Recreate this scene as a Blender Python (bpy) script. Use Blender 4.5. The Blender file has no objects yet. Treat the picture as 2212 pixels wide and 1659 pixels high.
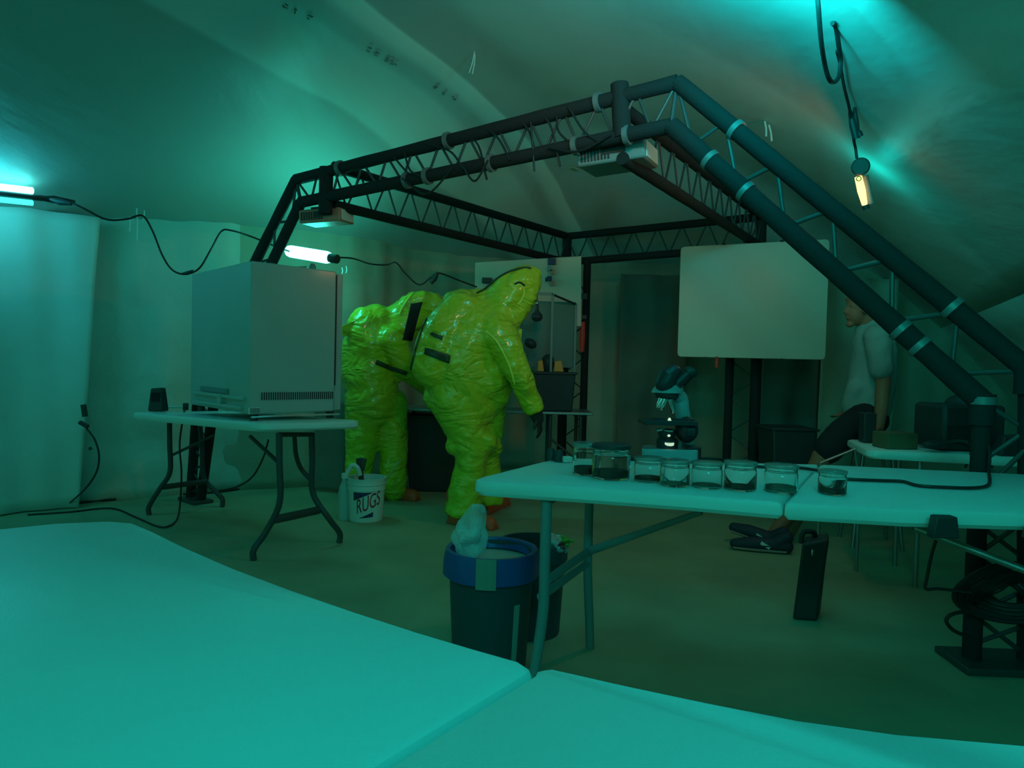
import bpy, bmesh, math, random
from mathutils import Vector, Matrix, Euler
from mathutils.bvhtree import BVHTree
random.seed(7)
SC = bpy.context.scene
COL = SC.collection
R = math.radians

# ------------------------------------------------------------------ camera
F, CX, CY, EYE = 1500.0, 1106.0, 829.5, 1.12
PIT, ROLL = 0.0277, 0.025
fw = Vector((0, math.cos(PIT), -math.sin(PIT)))
up0 = Vector((0, math.sin(PIT), math.cos(PIT)))
rt = Vector((1, 0, 0)) * math.cos(ROLL) + up0 * math.sin(ROLL)
up = up0 * math.cos(ROLL) - Vector((1, 0, 0)) * math.sin(ROLL)
CAMO = Vector((0, 0, EYE))
cd = bpy.data.cameras.new('camera')
cd.sensor_width = 36.0
cd.lens = 36.0 * F / 2212.0
cam = bpy.data.objects.new('camera', cd)
COL.objects.link(cam)
m = Matrix((rt, up, -fw)).transposed().to_4x4()
m.translation = CAMO
cam.matrix_world = m
SC.camera = cam
cd.clip_start = 0.02

# ------------------------------------------------------------------ world, exposure, lamps
SC.view_settings.view_transform = 'Standard'
SC.view_settings.look = 'None'
SC.view_settings.exposure = -0.1
SC.view_settings.gamma = 1.0
SC.view_settings.use_curve_mapping = False
wd_ = bpy.data.worlds.new('world')
SC.world = wd_
wd_.use_nodes = True
bg = wd_.node_tree.nodes['Background']
bg.inputs[0].default_value = (0.062, 0.62, 0.37, 1)
bg.inputs[1].default_value = 0.95

CYAN = (0.004, 1.0, 0.84)
TEAL = (0.008, 1.0, 0.74)
WARM = (0.75, 1.0, 0.5)


def area(name, loc, target, size, power, color, size_y=None, spread=None):
    l = bpy.data.lights.new(name, 'AREA')
    l.energy = power
    l.color = color
    l.size = size
    if size_y:
        l.shape = 'RECTANGLE'
        l.size_y = size_y
    if spread:
        l.spread = spread
    o = bpy.data.objects.new(name, l)
    o.location = loc
    d = Vector(target) - Vector(loc)
    o.rotation_euler = d.to_track_quat('-Z', 'Y').to_euler()
    COL.objects.link(o)
    return o


def point(name, loc, power, color, r=0.05):
    l = bpy.data.lights.new(name, 'POINT')
    l.energy = power
    l.color = color
    l.shadow_soft_size = r
    o = bpy.data.objects.new(name, l)
    o.location = loc
    COL.objects.link(o)
    return o


# assumed fluorescent lamps, unseen behind the viewpoint, then two added fill lights
area('lamp_light_rear_left', (-1.2, 0.0, 1.95), (-0.7, 1.3, 0.7), 1.2, 0.8, CYAN, 0.15)
area('lamp_light_rear_right', (0.5, -0.4, 1.75), (0.8, 1.4, 0.7), 1.2, 14.5, (0.004, 1.0, 0.91), 0.15)
point('ceiling_fill_left', (-1.8, 0.6, 2.15), 6.0, (0.05, 1.0, 0.84), 0.25)  # added fill to lift the ceiling, no fixture here
area('wall_fill_right', (0.6, 0.6, 2.1), (2.2, 3.2, 1.7), 0.5, 4.0, TEAL, 0.2, spread=1.5)  # added fill aimed at the right wall
# assumed lamp, unseen just above the frame, close under the ceiling
area('lamp_light_overhead', (0.75, 2.45, 2.40), (1.1, 3.1, 2.95), 0.5, 12.0, (0.004, 0.95, 1.0), 0.2)
# left wall lamp, lamp behind the cabinet, hanging work lamp on the right
point('lamp_light_wall', (-3.32, 4.25, 2.12), 10.0, (0.01, 0.75, 1.0), 0.12)
point('lamp_light_cabinet', (-1.50, 5.25, 1.98), 10.5, (0.03, 1.0, 0.66), 0.08)
area('warm_fill', (0.2, 1.9, 2.5), (0.0, 5.8, 2.2), 0.3, 1.3, (1.0, 0.5, 0.3), 0.15, spread=1.2)  # added warm fill for the mid room, stands for no fixture
area('lamp_light_work_lamp', (1.74, 3.55, 2.08), (-0.2, 4.9, 1.4), 0.2, 2.8, (1.0, 0.42, 0.15), 0.1)


# ------------------------------------------------------------------ pixel helpers
def ray(x, y):
    return fw + rt * ((x - CX) / F) - up * ((y - CY) / F)


def on_z(x, y, z):
    d = ray(x, y)
    return CAMO + d * ((z - EYE) / d.z)


def at(x, y, Y):
    d = ray(x, y)
    return CAMO + d * (Y / d.y)


# ------------------------------------------------------------------ materials
MATS = {}


def mat(name, col, rough=0.6, metal=0.0, spec=0.5, bump=0.0, bscale=30.0, var=0.0, vscale=3.0, coat=0.0,
        trans=0.0, ior=1.45, alpha=1.0, bdist=0.01):
    if name in MATS:
        return MATS[name]
    m = bpy.data.materials.new(name)
    m.use_nodes = True
    nt = m.node_tree
    b = nt.nodes['Principled BSDF']
    b.inputs['Base Color'].default_value = (*col, 1)
    b.inputs['Roughness'].default_value = rough
    b.inputs['Metallic'].default_value = metal
    b.inputs['Specular IOR Level'].default_value = spec
    b.inputs['Coat Weight'].default_value = coat
    b.inputs['Coat Roughness'].default_value = 0.12
    b.inputs['Transmission Weight'].default_value = trans
    b.inputs['IOR'].default_value = ior
    b.inputs['Alpha'].default_value = alpha
    tc = nt.nodes.new('ShaderNodeTexCoord')
    if bump > 0:
        n = nt.nodes.new('ShaderNodeTexNoise')
        n.inputs['Scale'].default_value = bscale
        n.inputs['Detail'].default_value = 5
        bp = nt.nodes.new('ShaderNodeBump')
        bp.inputs['Strength'].default_value = bump
        bp.inputs['Distance'].default_value = bdist
        nt.links.new(tc.outputs['Object'], n.inputs['Vector'])
        nt.links.new(n.outputs['Fac'], bp.inputs['Height'])
        nt.links.new(bp.outputs['Normal'], b.inputs['Normal'])
    if var > 0:
        n2 = nt.nodes.new('ShaderNodeTexNoise')
        n2.inputs['Scale'].default_value = vscale
        n2.inputs['Detail'].default_value = 4
        cr = nt.nodes.new('ShaderNodeMapRange')
        cr.inputs['From Min'].default_value = 0.3
        cr.inputs['From Max'].default_value = 0.7
        cr.inputs['To Min'].default_value = 1 - var
        cr.inputs['To Max'].default_value = 1.0
        mx = nt.nodes.new('ShaderNodeMix')
        mx.data_type = 'RGBA'
        mx.blend_type = 'MULTIPLY'
        mx.inputs[0].default_value = 1
        mx.inputs[6].default_value = (*col, 1)
        nt.links.new(tc.outputs['Object'], n2.inputs['Vector'])
        nt.links.new(n2.outputs['Fac'], cr.inputs['Value'])
        nt.links.new(cr.outputs['Result'], mx.inputs[7])
        nt.links.new(mx.outputs[2], b.inputs['Base Color'])
    MATS[name] = m
    return m


def emit(name, col, strength):
    if name in MATS:
        return MATS[name]
    m = bpy.data.materials.new(name)
    m.use_nodes = True
    b = m.node_tree.nodes['Principled BSDF']
    b.inputs['Base Color'].default_value = (*col, 1)
    b.inputs['Emission Color'].default_value = (*col, 1)
    b.inputs['Emission Strength'].default_value = strength
    MATS[name] = m
    return m


def fold_bump(m):
    """crumpled folds of stiff vinyl"""
    nt = m.node_tree
    b = nt.nodes['Principled BSDF']
    tc = nt.nodes.new('ShaderNodeTexCoord')
    mp = nt.nodes.new('ShaderNodeMapping')
    mp.inputs['Rotation'].default_value = (0.3, 0.5, 0.2)
    mp.inputs['Scale'].default_value = (1.0, 1.0, 2.0)
    prev = None
    for sc, dist, st, dd in ((2.6, 1.6, .9, .07), (9.0, 1.0, .5, .02)):
        n = nt.nodes.new('ShaderNodeTexNoise')
        n.inputs['Scale'].default_value = sc
        n.inputs['Detail'].default_value = 2
        n.inputs['Distortion'].default_value = dist
        ab = nt.nodes.new('ShaderNodeMath')
        ab.operation = 'SUBTRACT'
        ab.inputs[1].default_value = .5
        a2 = nt.nodes.new('ShaderNodeMath')
        a2.operation = 'ABSOLUTE'
        bp = nt.nodes.new('ShaderNodeBump')
        bp.inputs['Strength'].default_value = st
        bp.inputs['Distance'].default_value = dd
        nt.links.new(tc.outputs['Object'], mp.inputs['Vector'])
        nt.links.new(mp.outputs['Vector'], n.inputs['Vector'])
        nt.links.new(n.outputs['Fac'], ab.inputs[0])
        nt.links.new(ab.outputs[0], a2.inputs[0])
        nt.links.new(a2.outputs[0], bp.inputs['Height'])
        if prev:
            nt.links.new(prev.outputs['Normal'], bp.inputs['Normal'])
        prev = bp
    nt.links.new(prev.outputs['Normal'], b.inputs['Normal'])


M_SHEET = mat('plastic_sheeting', (0.72, 0.74, 0.70), 0.55, bump=0.35, bscale=2.5, var=0.10, vscale=1.2, bdist=0.05)
M_WALL = mat('wall_sheeting', (0.66, 0.66, 0.60), 0.5, bump=0.5, bscale=3.5, var=0.18, vscale=1.5, bdist=0.05)
M_WALL2 = mat('wall_sheeting_tan', (0.50, 0.44, 0.33), 0.6, bump=0.5, bscale=3.0, var=0.2, vscale=1.5, bdist=0.05)
M_DARKW = mat('dark_curtain', (0.22, 0.22, 0.18), 0.8, bump=0.4, bscale=5, var=0.3, vscale=2)
M_FLOOR = mat('floor_tarp', (0.42, 0.43, 0.27), 0.55, bump=0.4, bscale=9, var=0.25, vscale=2.2)
M_TABLE = mat('blow_moulded_plastic', (0.70, 0.78, 0.76), 0.38, bump=0.08, bscale=260, var=0.04, vscale=4)
M_LEGG = mat('grey_powder_coat', (0.22, 0.26, 0.26), 0.45, spec=0.4)
M_LEGD = mat('dark_powder_coat', (0.045, 0.06, 0.06), 0.45)
M_BLACK = mat('black_plastic', (0.032, 0.038, 0.04), 0.5)
M_FOAM = mat('black_foam_wrap', (0.022, 0.025, 0.026), 0.85, spec=0.25, bump=0.3, bscale=60)
M_TAPE = mat('silver_tape', (0.17, 0.19, 0.19), 0.45, metal=0.2)
M_CHROME = mat('chrome', (0.65, 0.67, 0.67), 0.18, metal=1.0)
M_STEEL = mat('steel', (0.35, 0.37, 0.37), 0.35, metal=0.8)
M_CAB = mat('cabinet_enamel', (0.50, 0.48, 0.45), 0.36, bump=0.03, bscale=200, var=0.05, coat=0.25)
M_WHITE = mat('white_plastic', (0.75, 0.76, 0.72), 0.4)
M_BOARD = mat('whiteboard_enamel', (0.60, 0.50, 0.40), 0.35, var=0.05, vscale=2)
M_CORD = mat('black_cord', (0.015, 0.017, 0.018), 0.5)
M_GLASS = mat('clear_glass', (0.93, 0.98, 0.96), 0.03, trans=1.0, ior=1.25)
M_BAG = mat('clear_bag', (0.75, 0.85, 0.85), 0.25, alpha=0.55, bump=0.8, bscale=25)
M_SUIT = mat('suit_vinyl', (0.50, 0.64, 0.022), 0.30, coat=0.7)
fold_bump(M_SUIT)
M_SUITD = mat('suit_zip', (0.03, 0.06, 0.03), 0.35)
M_BOOT = mat('orange_rubber', (0.85, 0.12, 0.04), 0.45)
M_BLUE = mat('blue_bag', (0.01, 0.09, 0.32), 0.35, bump=0.5, bscale=14)
M_BIN = mat('dark_bin', (0.03, 0.075, 0.09), 0.5)
M_SKIN = mat('skin', (0.42, 0.13, 0.075), 0.55, spec=0.3)
M_HAIR = mat('grey_hair', (0.22, 0.18, 0.14), 0.8, bump=0.6, bscale=90)
M_SHIRT = mat('grey_cotton', (0.27, 0.30, 0.27), 0.85, bump=0.3, bscale=14)
M_SHORT = mat('black_cotton', (0.012, 0.015, 0.018), 0.9)
M_RED = mat('red_plastic', (0.75, 0.05, 0.03), 0.5)
M_REDP = mat('pink_red_plastic', (0.55, 0.22, 0.16), 0.5)
M_ORANGE = mat('orange_plastic', (0.75, 0.28, 0.03), 0.5)
M_SOIL = mat('dark_soil', (0.06, 0.035, 0.025), 0.9, bump=0.8, bscale=80)
M_NAVY = mat('navy_print', (0.01, 0.03, 0.10), 0.5)
M_LAMP = emit('lamp_tube', (0.13, 1.0, 0.97), 10.0)
M_LAMPC = emit('lamp_tube_cyan', (0.05, 0.95, 0.85), 2.2)
M_LAMPW = emit('lamp_tube_warm', (1.0, 0.55, 0.16), 3.2)
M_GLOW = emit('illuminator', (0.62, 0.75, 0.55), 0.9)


# ------------------------------------------------------------------ mesh builder
class MB:
    def __init__(s):
        s.bm = bmesh.new()

    def _faces(s, vs, fs):
        v = [s.bm.verts.new(p) for p in vs]
        for f in fs:
            try:
                s.bm.faces.new([v[i] for i in f])
            except ValueError:
                pass
        return v

    def hexa(s, p):  # 4 bottom ccw, 4 top
        s._faces(p, [(3, 2, 1, 0), (4, 5, 6, 7), (0, 1, 5, 4), (1, 2, 6, 5), (2, 3, 7, 6), (3, 0, 4, 7)])
        return s

    def box(s, c, sz, rot=None):
        c = Vector(c)
        hx, hy, hz = sz[0] / 2, sz[1] / 2, sz[2] / 2
        pts = [Vector(q) for q in ((-hx, -hy, -hz), (hx, -hy, -hz), (hx, hy, -hz), (-hx, hy, -hz),
                                   (-hx, -hy, hz), (hx, -hy, hz), (hx, hy, hz), (-hx, hy, hz))]
        if rot is not None:
            e = rot if isinstance(rot, Matrix) else Euler(rot).to_matrix()
            pts = [e @ q for q in pts]
        return s.hexa([c + q for q in pts])

    def tube(s, pts, r, seg=10, cap=True, flat=1.0):
        pts = [Vector(p) for p in pts]
        n = len(pts)
        rs = r if isinstance(r, (list, tuple)) else [r] * n
        prev = None
        rings = []
        for i, p in enumerate(pts):
            if i == 0:
                t = pts[1] - pts[0]
            elif i == n - 1:
                t = pts[-1] - pts[-2]
            else:
                t = (pts[i + 1] - p).normalized() + (p - pts[i - 1]).normalized()
            if t.length < 1e-9:
                t = Vector((0, 0, 1))
            t.normalize()
            if prev is None:
                a = Vector((0, 0, 1)) if abs(t.z) < 0.9 else Vector((0, 1, 0))
                u = t.cross(a).normalized()
            else:
                u = (prev - t * prev.dot(t))
                u = u.normalized() if u.length > 1e-6 else t.orthogonal().normalized()
            prev = u
            v = t.cross(u)
            rings.append([s.bm.verts.new(p + (u * math.cos(k * 2 * math.pi / seg) + v * flat * math.sin(k * 2 * math.pi / seg)) * rs[i])
                          for k in range(seg)])
        for a, b in zip(rings, rings[1:]):
            for k in range(seg):
                s.bm.faces.new((a[k], a[(k + 1) % seg], b[(k + 1) % seg], b[k]))
        if cap:
            s.bm.faces.new(rings[0][::-1])
            s.bm.faces.new(rings[-1])
        return s

    def limb(s, pts, rs, seg=16, sx=None):
        """closed rounded limb; sx = optional per-point (axis vector, factor) flattening"""
        P = [Vector(p) for p in pts]
        d0 = (P[0] - P[1]).normalized()
        d1 = (P[-1] - P[-2]).normalized()
        pp, rr = [], []
        for k in (0.98, 0.8, 0.45):
            pp.append(P[0] + d0 * rs[0] * k)
            rr.append(rs[0] * math.sqrt(1 - k * k))
        pp += P
        rr += list(rs)
        for k in (0.45, 0.8, 0.98):
            pp.append(P[-1] + d1 * rs[-1] * k)
            rr.append(rs[-1] * math.sqrt(1 - k * k))
        s.tube(pp, rr, seg)
        return s

    def ell(s, c, rad, rot=None, seg=20, rings=12):
        c = Vector(c)
        e = rot if isinstance(rot, Matrix) else (Euler(rot).to_matrix() if rot else Matrix.Identity(3))
        rg = []
        for i in range(1, rings):
            a = math.pi * i / rings
            rg.append([s.bm.verts.new(c + e @ Vector((rad[0] * math.sin(a) * math.cos(k * 2 * math.pi / seg),
                                                      rad[1] * math.sin(a) * math.sin(k * 2 * math.pi / seg),
                                                      rad[2] * math.cos(a)))) for k in range(seg)])
        t = s.bm.verts.new(c + e @ Vector((0, 0, rad[2])))
        b = s.bm.verts.new(c + e @ Vector((0, 0, -rad[2])))
        for k in range(seg):
            s.bm.faces.new((t, rg[0][k], rg[0][(k + 1) % seg]))
            s.bm.faces.new((b, rg[-1][(k + 1) % seg], rg[-1][k]))
        for x, y in zip(rg, rg[1:]):
            for k in range(seg):
                s.bm.faces.new((x[k], y[k], y[(k + 1) % seg], x[(k + 1) % seg]))
        return s

    def lathe(s, prof, c=(0, 0, 0), seg=32, rot=None, wob=0.0):
        c = Vector(c)
        e = rot if rot is not None else Matrix.Identity(3)
        rings = []
        for (r, z) in prof:
            if r < 1e-6:
                rings.append([s.bm.verts.new(c + e @ Vector((0, 0, z)))])
            else:
                rings.append([s.bm.verts.new(c + e @ Vector((r * (1 + wob * math.sin(5 * k + 9 * z)) * math.cos(k * 2 * math.pi / seg),
                                                             r * (1 + wob * math.cos(7 * k)) * math.sin(k * 2 * math.pi / seg), z)))
                              for k in range(seg)])
        for a, b in zip(rings, rings[1:]):
            for k in range(seg):
                k2 = (k + 1) % seg
                if len(a) == 1 and len(b) == 1:
                    continue
                if len(a) == 1:
                    s.bm.faces.new((a[0], b[k2], b[k]))
                elif len(b) == 1:
                    s.bm.faces.new((a[k], a[k2], b[0]))
                else:
                    s.bm.faces.new((a[k], a[k2], b[k2], b[k]))
        return s

    def prism(s, poly, z0, z1=None):
        """poly: list of 2d or 3d points, z0/z1 heights (or offsets if 3d)"""
        n = len(poly)
        if len(poly[0]) == 2:
            lo = [s.bm.verts.new((p[0], p[1], z0)) for p in poly]
            hi = [s.bm.verts.new((p[0], p[1], z1)) for p in poly]
        else:
            lo = [s.bm.verts.new(Vector(p)) for p in poly]
            hi = [s.bm.verts.new(Vector(p) + Vector(z0)) for p in poly]
        s.bm.faces.new(lo[::-1])
        s.bm.faces.new(hi)
        for k in range(n):
            s.bm.faces.new((lo[k], lo[(k + 1) % n], hi[(k + 1) % n], hi[k]))
        return s

    def build(s, name, material, parent=None, smooth=True, bevel=0.0, bseg=2, loc=None, world=True, angle=40):
        bm = s.bm
        bmesh.ops.recalc_face_normals(bm, faces=bm.faces)
        off = Vector((0, 0, 0))
        if parent is not None:
            if world:
                off = Vector(OFF.get(parent.name, (0, 0, 0)))
        elif loc is not None:
            off = Vector(loc)
        if off.length > 0:
            bmesh.ops.translate(bm, verts=bm.verts, vec=-off)
        me = bpy.data.meshes.new(name)
        bm.to_mesh(me)
        bm.free()
        me.materials.append(material)
        o = bpy.data.objects.new(name, me)
        COL.objects.link(o)
        if smooth:
            me.shade_smooth()
            try:
                me.set_sharp_from_angle(angle=R(angle))
            except Exception:
                pass
        if parent is not None:
            o.parent = parent
            OFF[o.name] = OFF.get(parent.name, (0, 0, 0)) if world else (0, 0, 0)
        elif loc is not None:
            o.location = loc
            OFF[o.name] = tuple(loc)
        if bevel > 0:
            md = o.modifiers.new('bevel', 'BEVEL')
            md.width = bevel
            md.segments = bseg
            md.limit_method = 'ANGLE'
        return o


OFF = {}


def thing(name, label, cat, loc=(0, 0, 0), group=None):
    o = bpy.data.objects.new(name, None)
    COL.objects.link(o)
    o.location = loc
    o.empty_display_size = 0.1
    OFF[o.name] = tuple(loc)
    o['label'] = label
    o['category'] = cat
    if group:
        o['group'] = group
    return o


def tag(o, label, cat, group=None, kind=None):
    o['label'] = label
    o['category'] = cat
    if group:
        o['group'] = group
    if kind:
        o['kind'] = kind
    return o


def struct(o):
    o['kind'] = 'structure'
    return o


def curve_pts(pts, n=8):
    """Catmull-Rom through pts"""
    P = [Vector(p) for p in pts]
    P = [P[0] * 2 - P[1]] + P + [P[-1] * 2 - P[-2]]
    out = []
    for i in range(1, len(P) - 2):
        a, b, c, d = P[i - 1], P[i], P[i + 1], P[i + 2]
        for k in range(n):
            t = k / n
            out.append(0.5 * ((2 * b) + (c - a) * t + (2 * a - 5 * b + 4 * c - d) * t * t + (3 * b - a - 3 * c + d) * t ** 3))
    out.append(P[-2])
    return out


def round_poly(pts, rad, n=5):
    """round the corners of a 2d polygon, rad per corner"""
    out = []
    N = len(pts)
    for i in range(N):
        p = Vector(pts[i])
        a = Vector(pts[i - 1])
        b = Vector(pts[(i + 1) % N])
        r = rad[i] if isinstance(rad, (list, tuple)) else rad
        if r <= 0:
            out.append(p)
            continue
        da = (a - p)
        db = (b - p)
        ra = min(r, da.length * 0.45)
        rb = min(r, db.length * 0.45)
        s0 = p + da.normalized() * ra
        s1 = p + db.normalized() * rb
        for k in range(n + 1):
            t = k / n
            out.append(s0 * (1 - t) ** 2 + p * 2 * t * (1 - t) + s1 * t * t)
    return out


def frame_from(ax):
    """rotation matrix whose z axis is ax"""
    return Vector(ax).normalized().to_track_quat('Z', 'Y').to_matrix()


# ------------------------------------------------------------------ tent shell
AX = Vector((0.42, 0.9075))
NX = Vector((0.9075, -0.42))
WL = [Vector(q) for q in ((-6.5, 1.2), (-4.9, 3.2), (-3.59, 4.87), (-2.3, 5.8), (-1.45, 6.2), (-0.9, 6.95), (0.2, 7.5), (5.5, 7.0))]
PS = [-7, -4.6, -3.5, -2.2, -1, -.2, .5, 1.2, 1.8, 2.15, 2.3]
PZ = [1.4, 2.3, 2.75, 3.1, 2.95, 2.6, 2.05, 1.4, .7, 0, -0.3]


def interp(x, xs, ys):
    if x <= xs[0]:
        return ys[0]
    for a, b, c, d in zip(xs, xs[1:], ys, ys[1:]):
        if x <= b:
            return c + (d - c) * (x - a) / (b - a)
    return ys[-1]


def wall_dist(x, y):
    best, bp = 1e9, None
    for a, c in zip(WL, WL[1:]):
        e = c - a
        t = max(0, min(1, (Vector((x, y)) - a).dot(e) / e.dot(e)))
        q = a + e * t
        dv = Vector((x, y)) - q
        s = 1 if (e.x * dv.y - e.y * dv.x) < 0 else -1
        if dv.length < abs(best):
            best, bp = dv.length * s, q
    return best, bp


def ceil_z(x, y):
    s = Vector((x, y)).dot(NX)
    # soften the profile a little
    p = sum(interp(s + k * 0.12, PS, PZ) for k in (-2, -1, 0, 1, 2)) / 5
    d, _ = wall_dist(x, y)
    h = 2.25 + 0.5 * d
    k = 0.12
    t = max(0, k - abs(p - h)) / k
    return min(p, h) - t * t * k * 0.25


def shell_piece(name, s0, s1, material):
    bm = bmesh.new()
    st = 0.14
    ns = int(round((s1 - s0) / st))
    nl = int(round((9.2 + 4.0) / st))
    grid = {}
    for i in range(ns + 1):
        for j in range(nl + 1):
            s = s0 + (s1 - s0) * i / ns
            l = -4.0 + 13.2 * j / nl
            p = NX * s + AX * l
            d, q = wall_dist(p.x, p.y)
            ins = d >= -0.35
            if d < -0.65:
                continue
            grid[i, j] = (bm.verts.new((p.x, p.y, ceil_z(p.x, p.y))), ins)
    for i in range(ns):
        for j in range(nl):
            c = [(i, j), (i + 1, j), (i + 1, j + 1), (i, j + 1)]
            if all(k in grid for k in c) and any(grid[k][1] for k in c):
                bm.faces.new([grid[k][0] for k in c])
    mb = MB()
    mb.bm.free()
    mb.bm = bm
    o = mb.build(name, material, smooth=True, angle=80)
    md = o.modifiers.new('sheet', 'SOLIDIFY')
    md.thickness = 0.01
    md.offset = 1
    return o


def ceiling_material():
    m = bpy.data.materials.new('ceiling_sheeting')
    m.use_nodes = True
    nt = m.node_tree
    b = nt.nodes['Principled BSDF']
    b.inputs['Roughness'].default_value = 0.5
    tc = nt.nodes.new('ShaderNodeTexCoord')
    dot = nt.nodes.new('ShaderNodeVectorMath')
    dot.operation = 'DOT_PRODUCT'
    dot.inputs[1].default_value = (NX.x, NX.y, 0)
    wob = nt.nodes.new('ShaderNodeTexNoise')
    wob.inputs['Scale'].default_value = 0.8
    wm = nt.nodes.new('ShaderNodeMath')
    wm.operation = 'MULTIPLY_ADD'
    wm.inputs[1].default_value = 0.10
    nt.links.new(tc.outputs['Object'], dot.inputs[0])
    nt.links.new(tc.outputs['Object'], wob.inputs['Vector'])
    nt.links.new(wob.outputs['Fac'], wm.inputs[0])
    nt.links.new(dot.outputs['Value'], wm.inputs[2])
    mr = nt.nodes.new('ShaderNodeMapRange')
    mr.inputs['From Min'].default_value = -5.0
    mr.inputs['From Max'].default_value = 1.0
    nt.links.new(wm.outputs[0], mr.inputs['Value'])
    cr = nt.nodes.new('ShaderNodeValToRGB')
    cr.color_ramp.interpolation = 'LINEAR'
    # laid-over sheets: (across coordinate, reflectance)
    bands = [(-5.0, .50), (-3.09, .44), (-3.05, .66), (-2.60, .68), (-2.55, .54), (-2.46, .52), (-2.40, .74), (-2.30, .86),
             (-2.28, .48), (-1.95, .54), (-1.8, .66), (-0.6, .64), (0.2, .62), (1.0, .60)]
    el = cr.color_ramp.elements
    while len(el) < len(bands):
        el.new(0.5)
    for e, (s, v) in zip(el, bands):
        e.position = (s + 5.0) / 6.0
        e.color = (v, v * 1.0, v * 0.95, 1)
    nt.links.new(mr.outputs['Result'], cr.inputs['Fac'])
    # arched seam on the right: lamplit and dimmer sides painted into the colour
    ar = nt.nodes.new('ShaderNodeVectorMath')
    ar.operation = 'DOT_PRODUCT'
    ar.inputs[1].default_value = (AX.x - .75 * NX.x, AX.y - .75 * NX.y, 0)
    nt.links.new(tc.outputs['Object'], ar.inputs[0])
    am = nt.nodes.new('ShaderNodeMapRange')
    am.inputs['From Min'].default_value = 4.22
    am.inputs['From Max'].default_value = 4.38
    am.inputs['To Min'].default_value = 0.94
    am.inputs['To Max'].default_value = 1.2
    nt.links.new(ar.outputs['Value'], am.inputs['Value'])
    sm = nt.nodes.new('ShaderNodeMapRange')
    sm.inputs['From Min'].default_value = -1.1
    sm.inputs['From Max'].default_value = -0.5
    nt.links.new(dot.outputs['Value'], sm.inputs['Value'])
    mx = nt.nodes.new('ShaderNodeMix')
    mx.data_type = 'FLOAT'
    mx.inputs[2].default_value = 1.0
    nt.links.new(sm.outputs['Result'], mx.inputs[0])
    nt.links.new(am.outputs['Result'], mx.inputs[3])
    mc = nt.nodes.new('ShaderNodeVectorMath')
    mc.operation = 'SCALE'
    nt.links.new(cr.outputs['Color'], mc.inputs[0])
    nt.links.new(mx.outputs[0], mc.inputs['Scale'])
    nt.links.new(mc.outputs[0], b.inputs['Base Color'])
    n = nt.nodes.new('ShaderNodeTexNoise')
    n.inputs['Scale'].default_value = 2.2
    n.inputs['Detail'].default_value = 5
    mp = nt.nodes.new('ShaderNodeMapping')
    mp.inputs['Rotation'].default_value = (0, 0, math.atan2(NX.x, NX.y))
    mp.inputs['Scale'].default_value = (1.0, 0.35, 1)
    bp = nt.nodes.new('ShaderNodeBump')
    bp.inputs['Strength'].default_value = 0.5
    bp.inputs['Distance'].default_value = 0.06
    nt.links.new(tc.outputs['Object'], mp.inputs['Vector'])
    nt.links.new(mp.outputs['Vector'], n.inputs['Vector'])
    nt.links.new(n.outputs['Fac'], bp.inputs['Height'])
    nt.links.new(bp.outputs['Normal'], b.inputs['Normal'])
    return m


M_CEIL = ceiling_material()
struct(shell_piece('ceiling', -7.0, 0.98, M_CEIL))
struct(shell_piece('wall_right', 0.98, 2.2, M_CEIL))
WPT = Vector((2.05, 3.98, ceil_z(2.05, 3.98)))
WNR = Vector(((ceil_z(2.1, 3.98) - WPT.z) / .05, (ceil_z(2.05, 4.03) - WPT.z) / .05, -1)).normalized()

mb = MB()
mb.prism([(-8, -4), (6.5, -4), (6.5, 8.5), (-8, 8.5)], -0.12, 0.0)
struct(mb.build('floor', M_FLOOR, smooth=False))


def wall_piece(name, i0, i1, material):
    """draped sheet wall following the outline, gently folded"""
    bm = bmesh.new()
    cols = []
    for k in range(i0, i1):
        a, c = WL[k], WL[k + 1]
        L = (c - a).length
        n = max(2, int(L / 0.06))
        for j in range(n + (1 if k == i1 - 1 else 0)):
            cols.append((a + (c - a) * j / n, (c - a).normalized()))
    e0, e1 = cols[0], cols[-1]
    cols = [(e0[0] - e0[1] * .14, e0[1])] + cols + [(e1[0] + e1[1] * .14, e1[1])]
    dist = 0
    rows = 30
    grid = []
    prev = None
    for p, d in cols:
        if prev is not None:
            dist += (p - prev).length
        prev = p.copy()
        nrm = Vector((-d.y, d.x))
        top = max(0.05, ceil_z(p.x, p.y) + 0.25)
        col = []
        for r in range(rows + 1):
            z = top * r / rows
            a = (1 - r / rows)
            fold = 0.018 * math.sin(dist * 9 + 1.7 * math.sin(z * 2.1)) + 0.012 * math.sin(dist * 23 + z * 1.3)
            hor = 0.02 * math.sin(z * 17 + dist * 2.3) * max(0, a - 0.45)
            q = p + nrm * (0.045 + fold * (0.4 + 0.6 * math.sin(math.pi * min(1, r / rows))) + hor)
            col.append(bm.verts.new((q.x, q.y, z)))
        grid.append(col)
    for a, b in zip(grid, grid[1:]):
        for r in range(rows):
            bm.faces.new((a[r], b[r], b[r + 1], a[r + 1]))
    mb = MB()
    mb.bm.free()
    mb.bm = bm
    o = mb.build(name, material, smooth=True, angle=80)
    md = o.modifiers.new('sheet', 'SOLIDIFY')
    md.thickness = 0.01
    return struct(o)


wall_piece('wall_left', 0, 3, M_WALL)
wall_piece('wall_back', 3, 7, M_WALL2)


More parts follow.
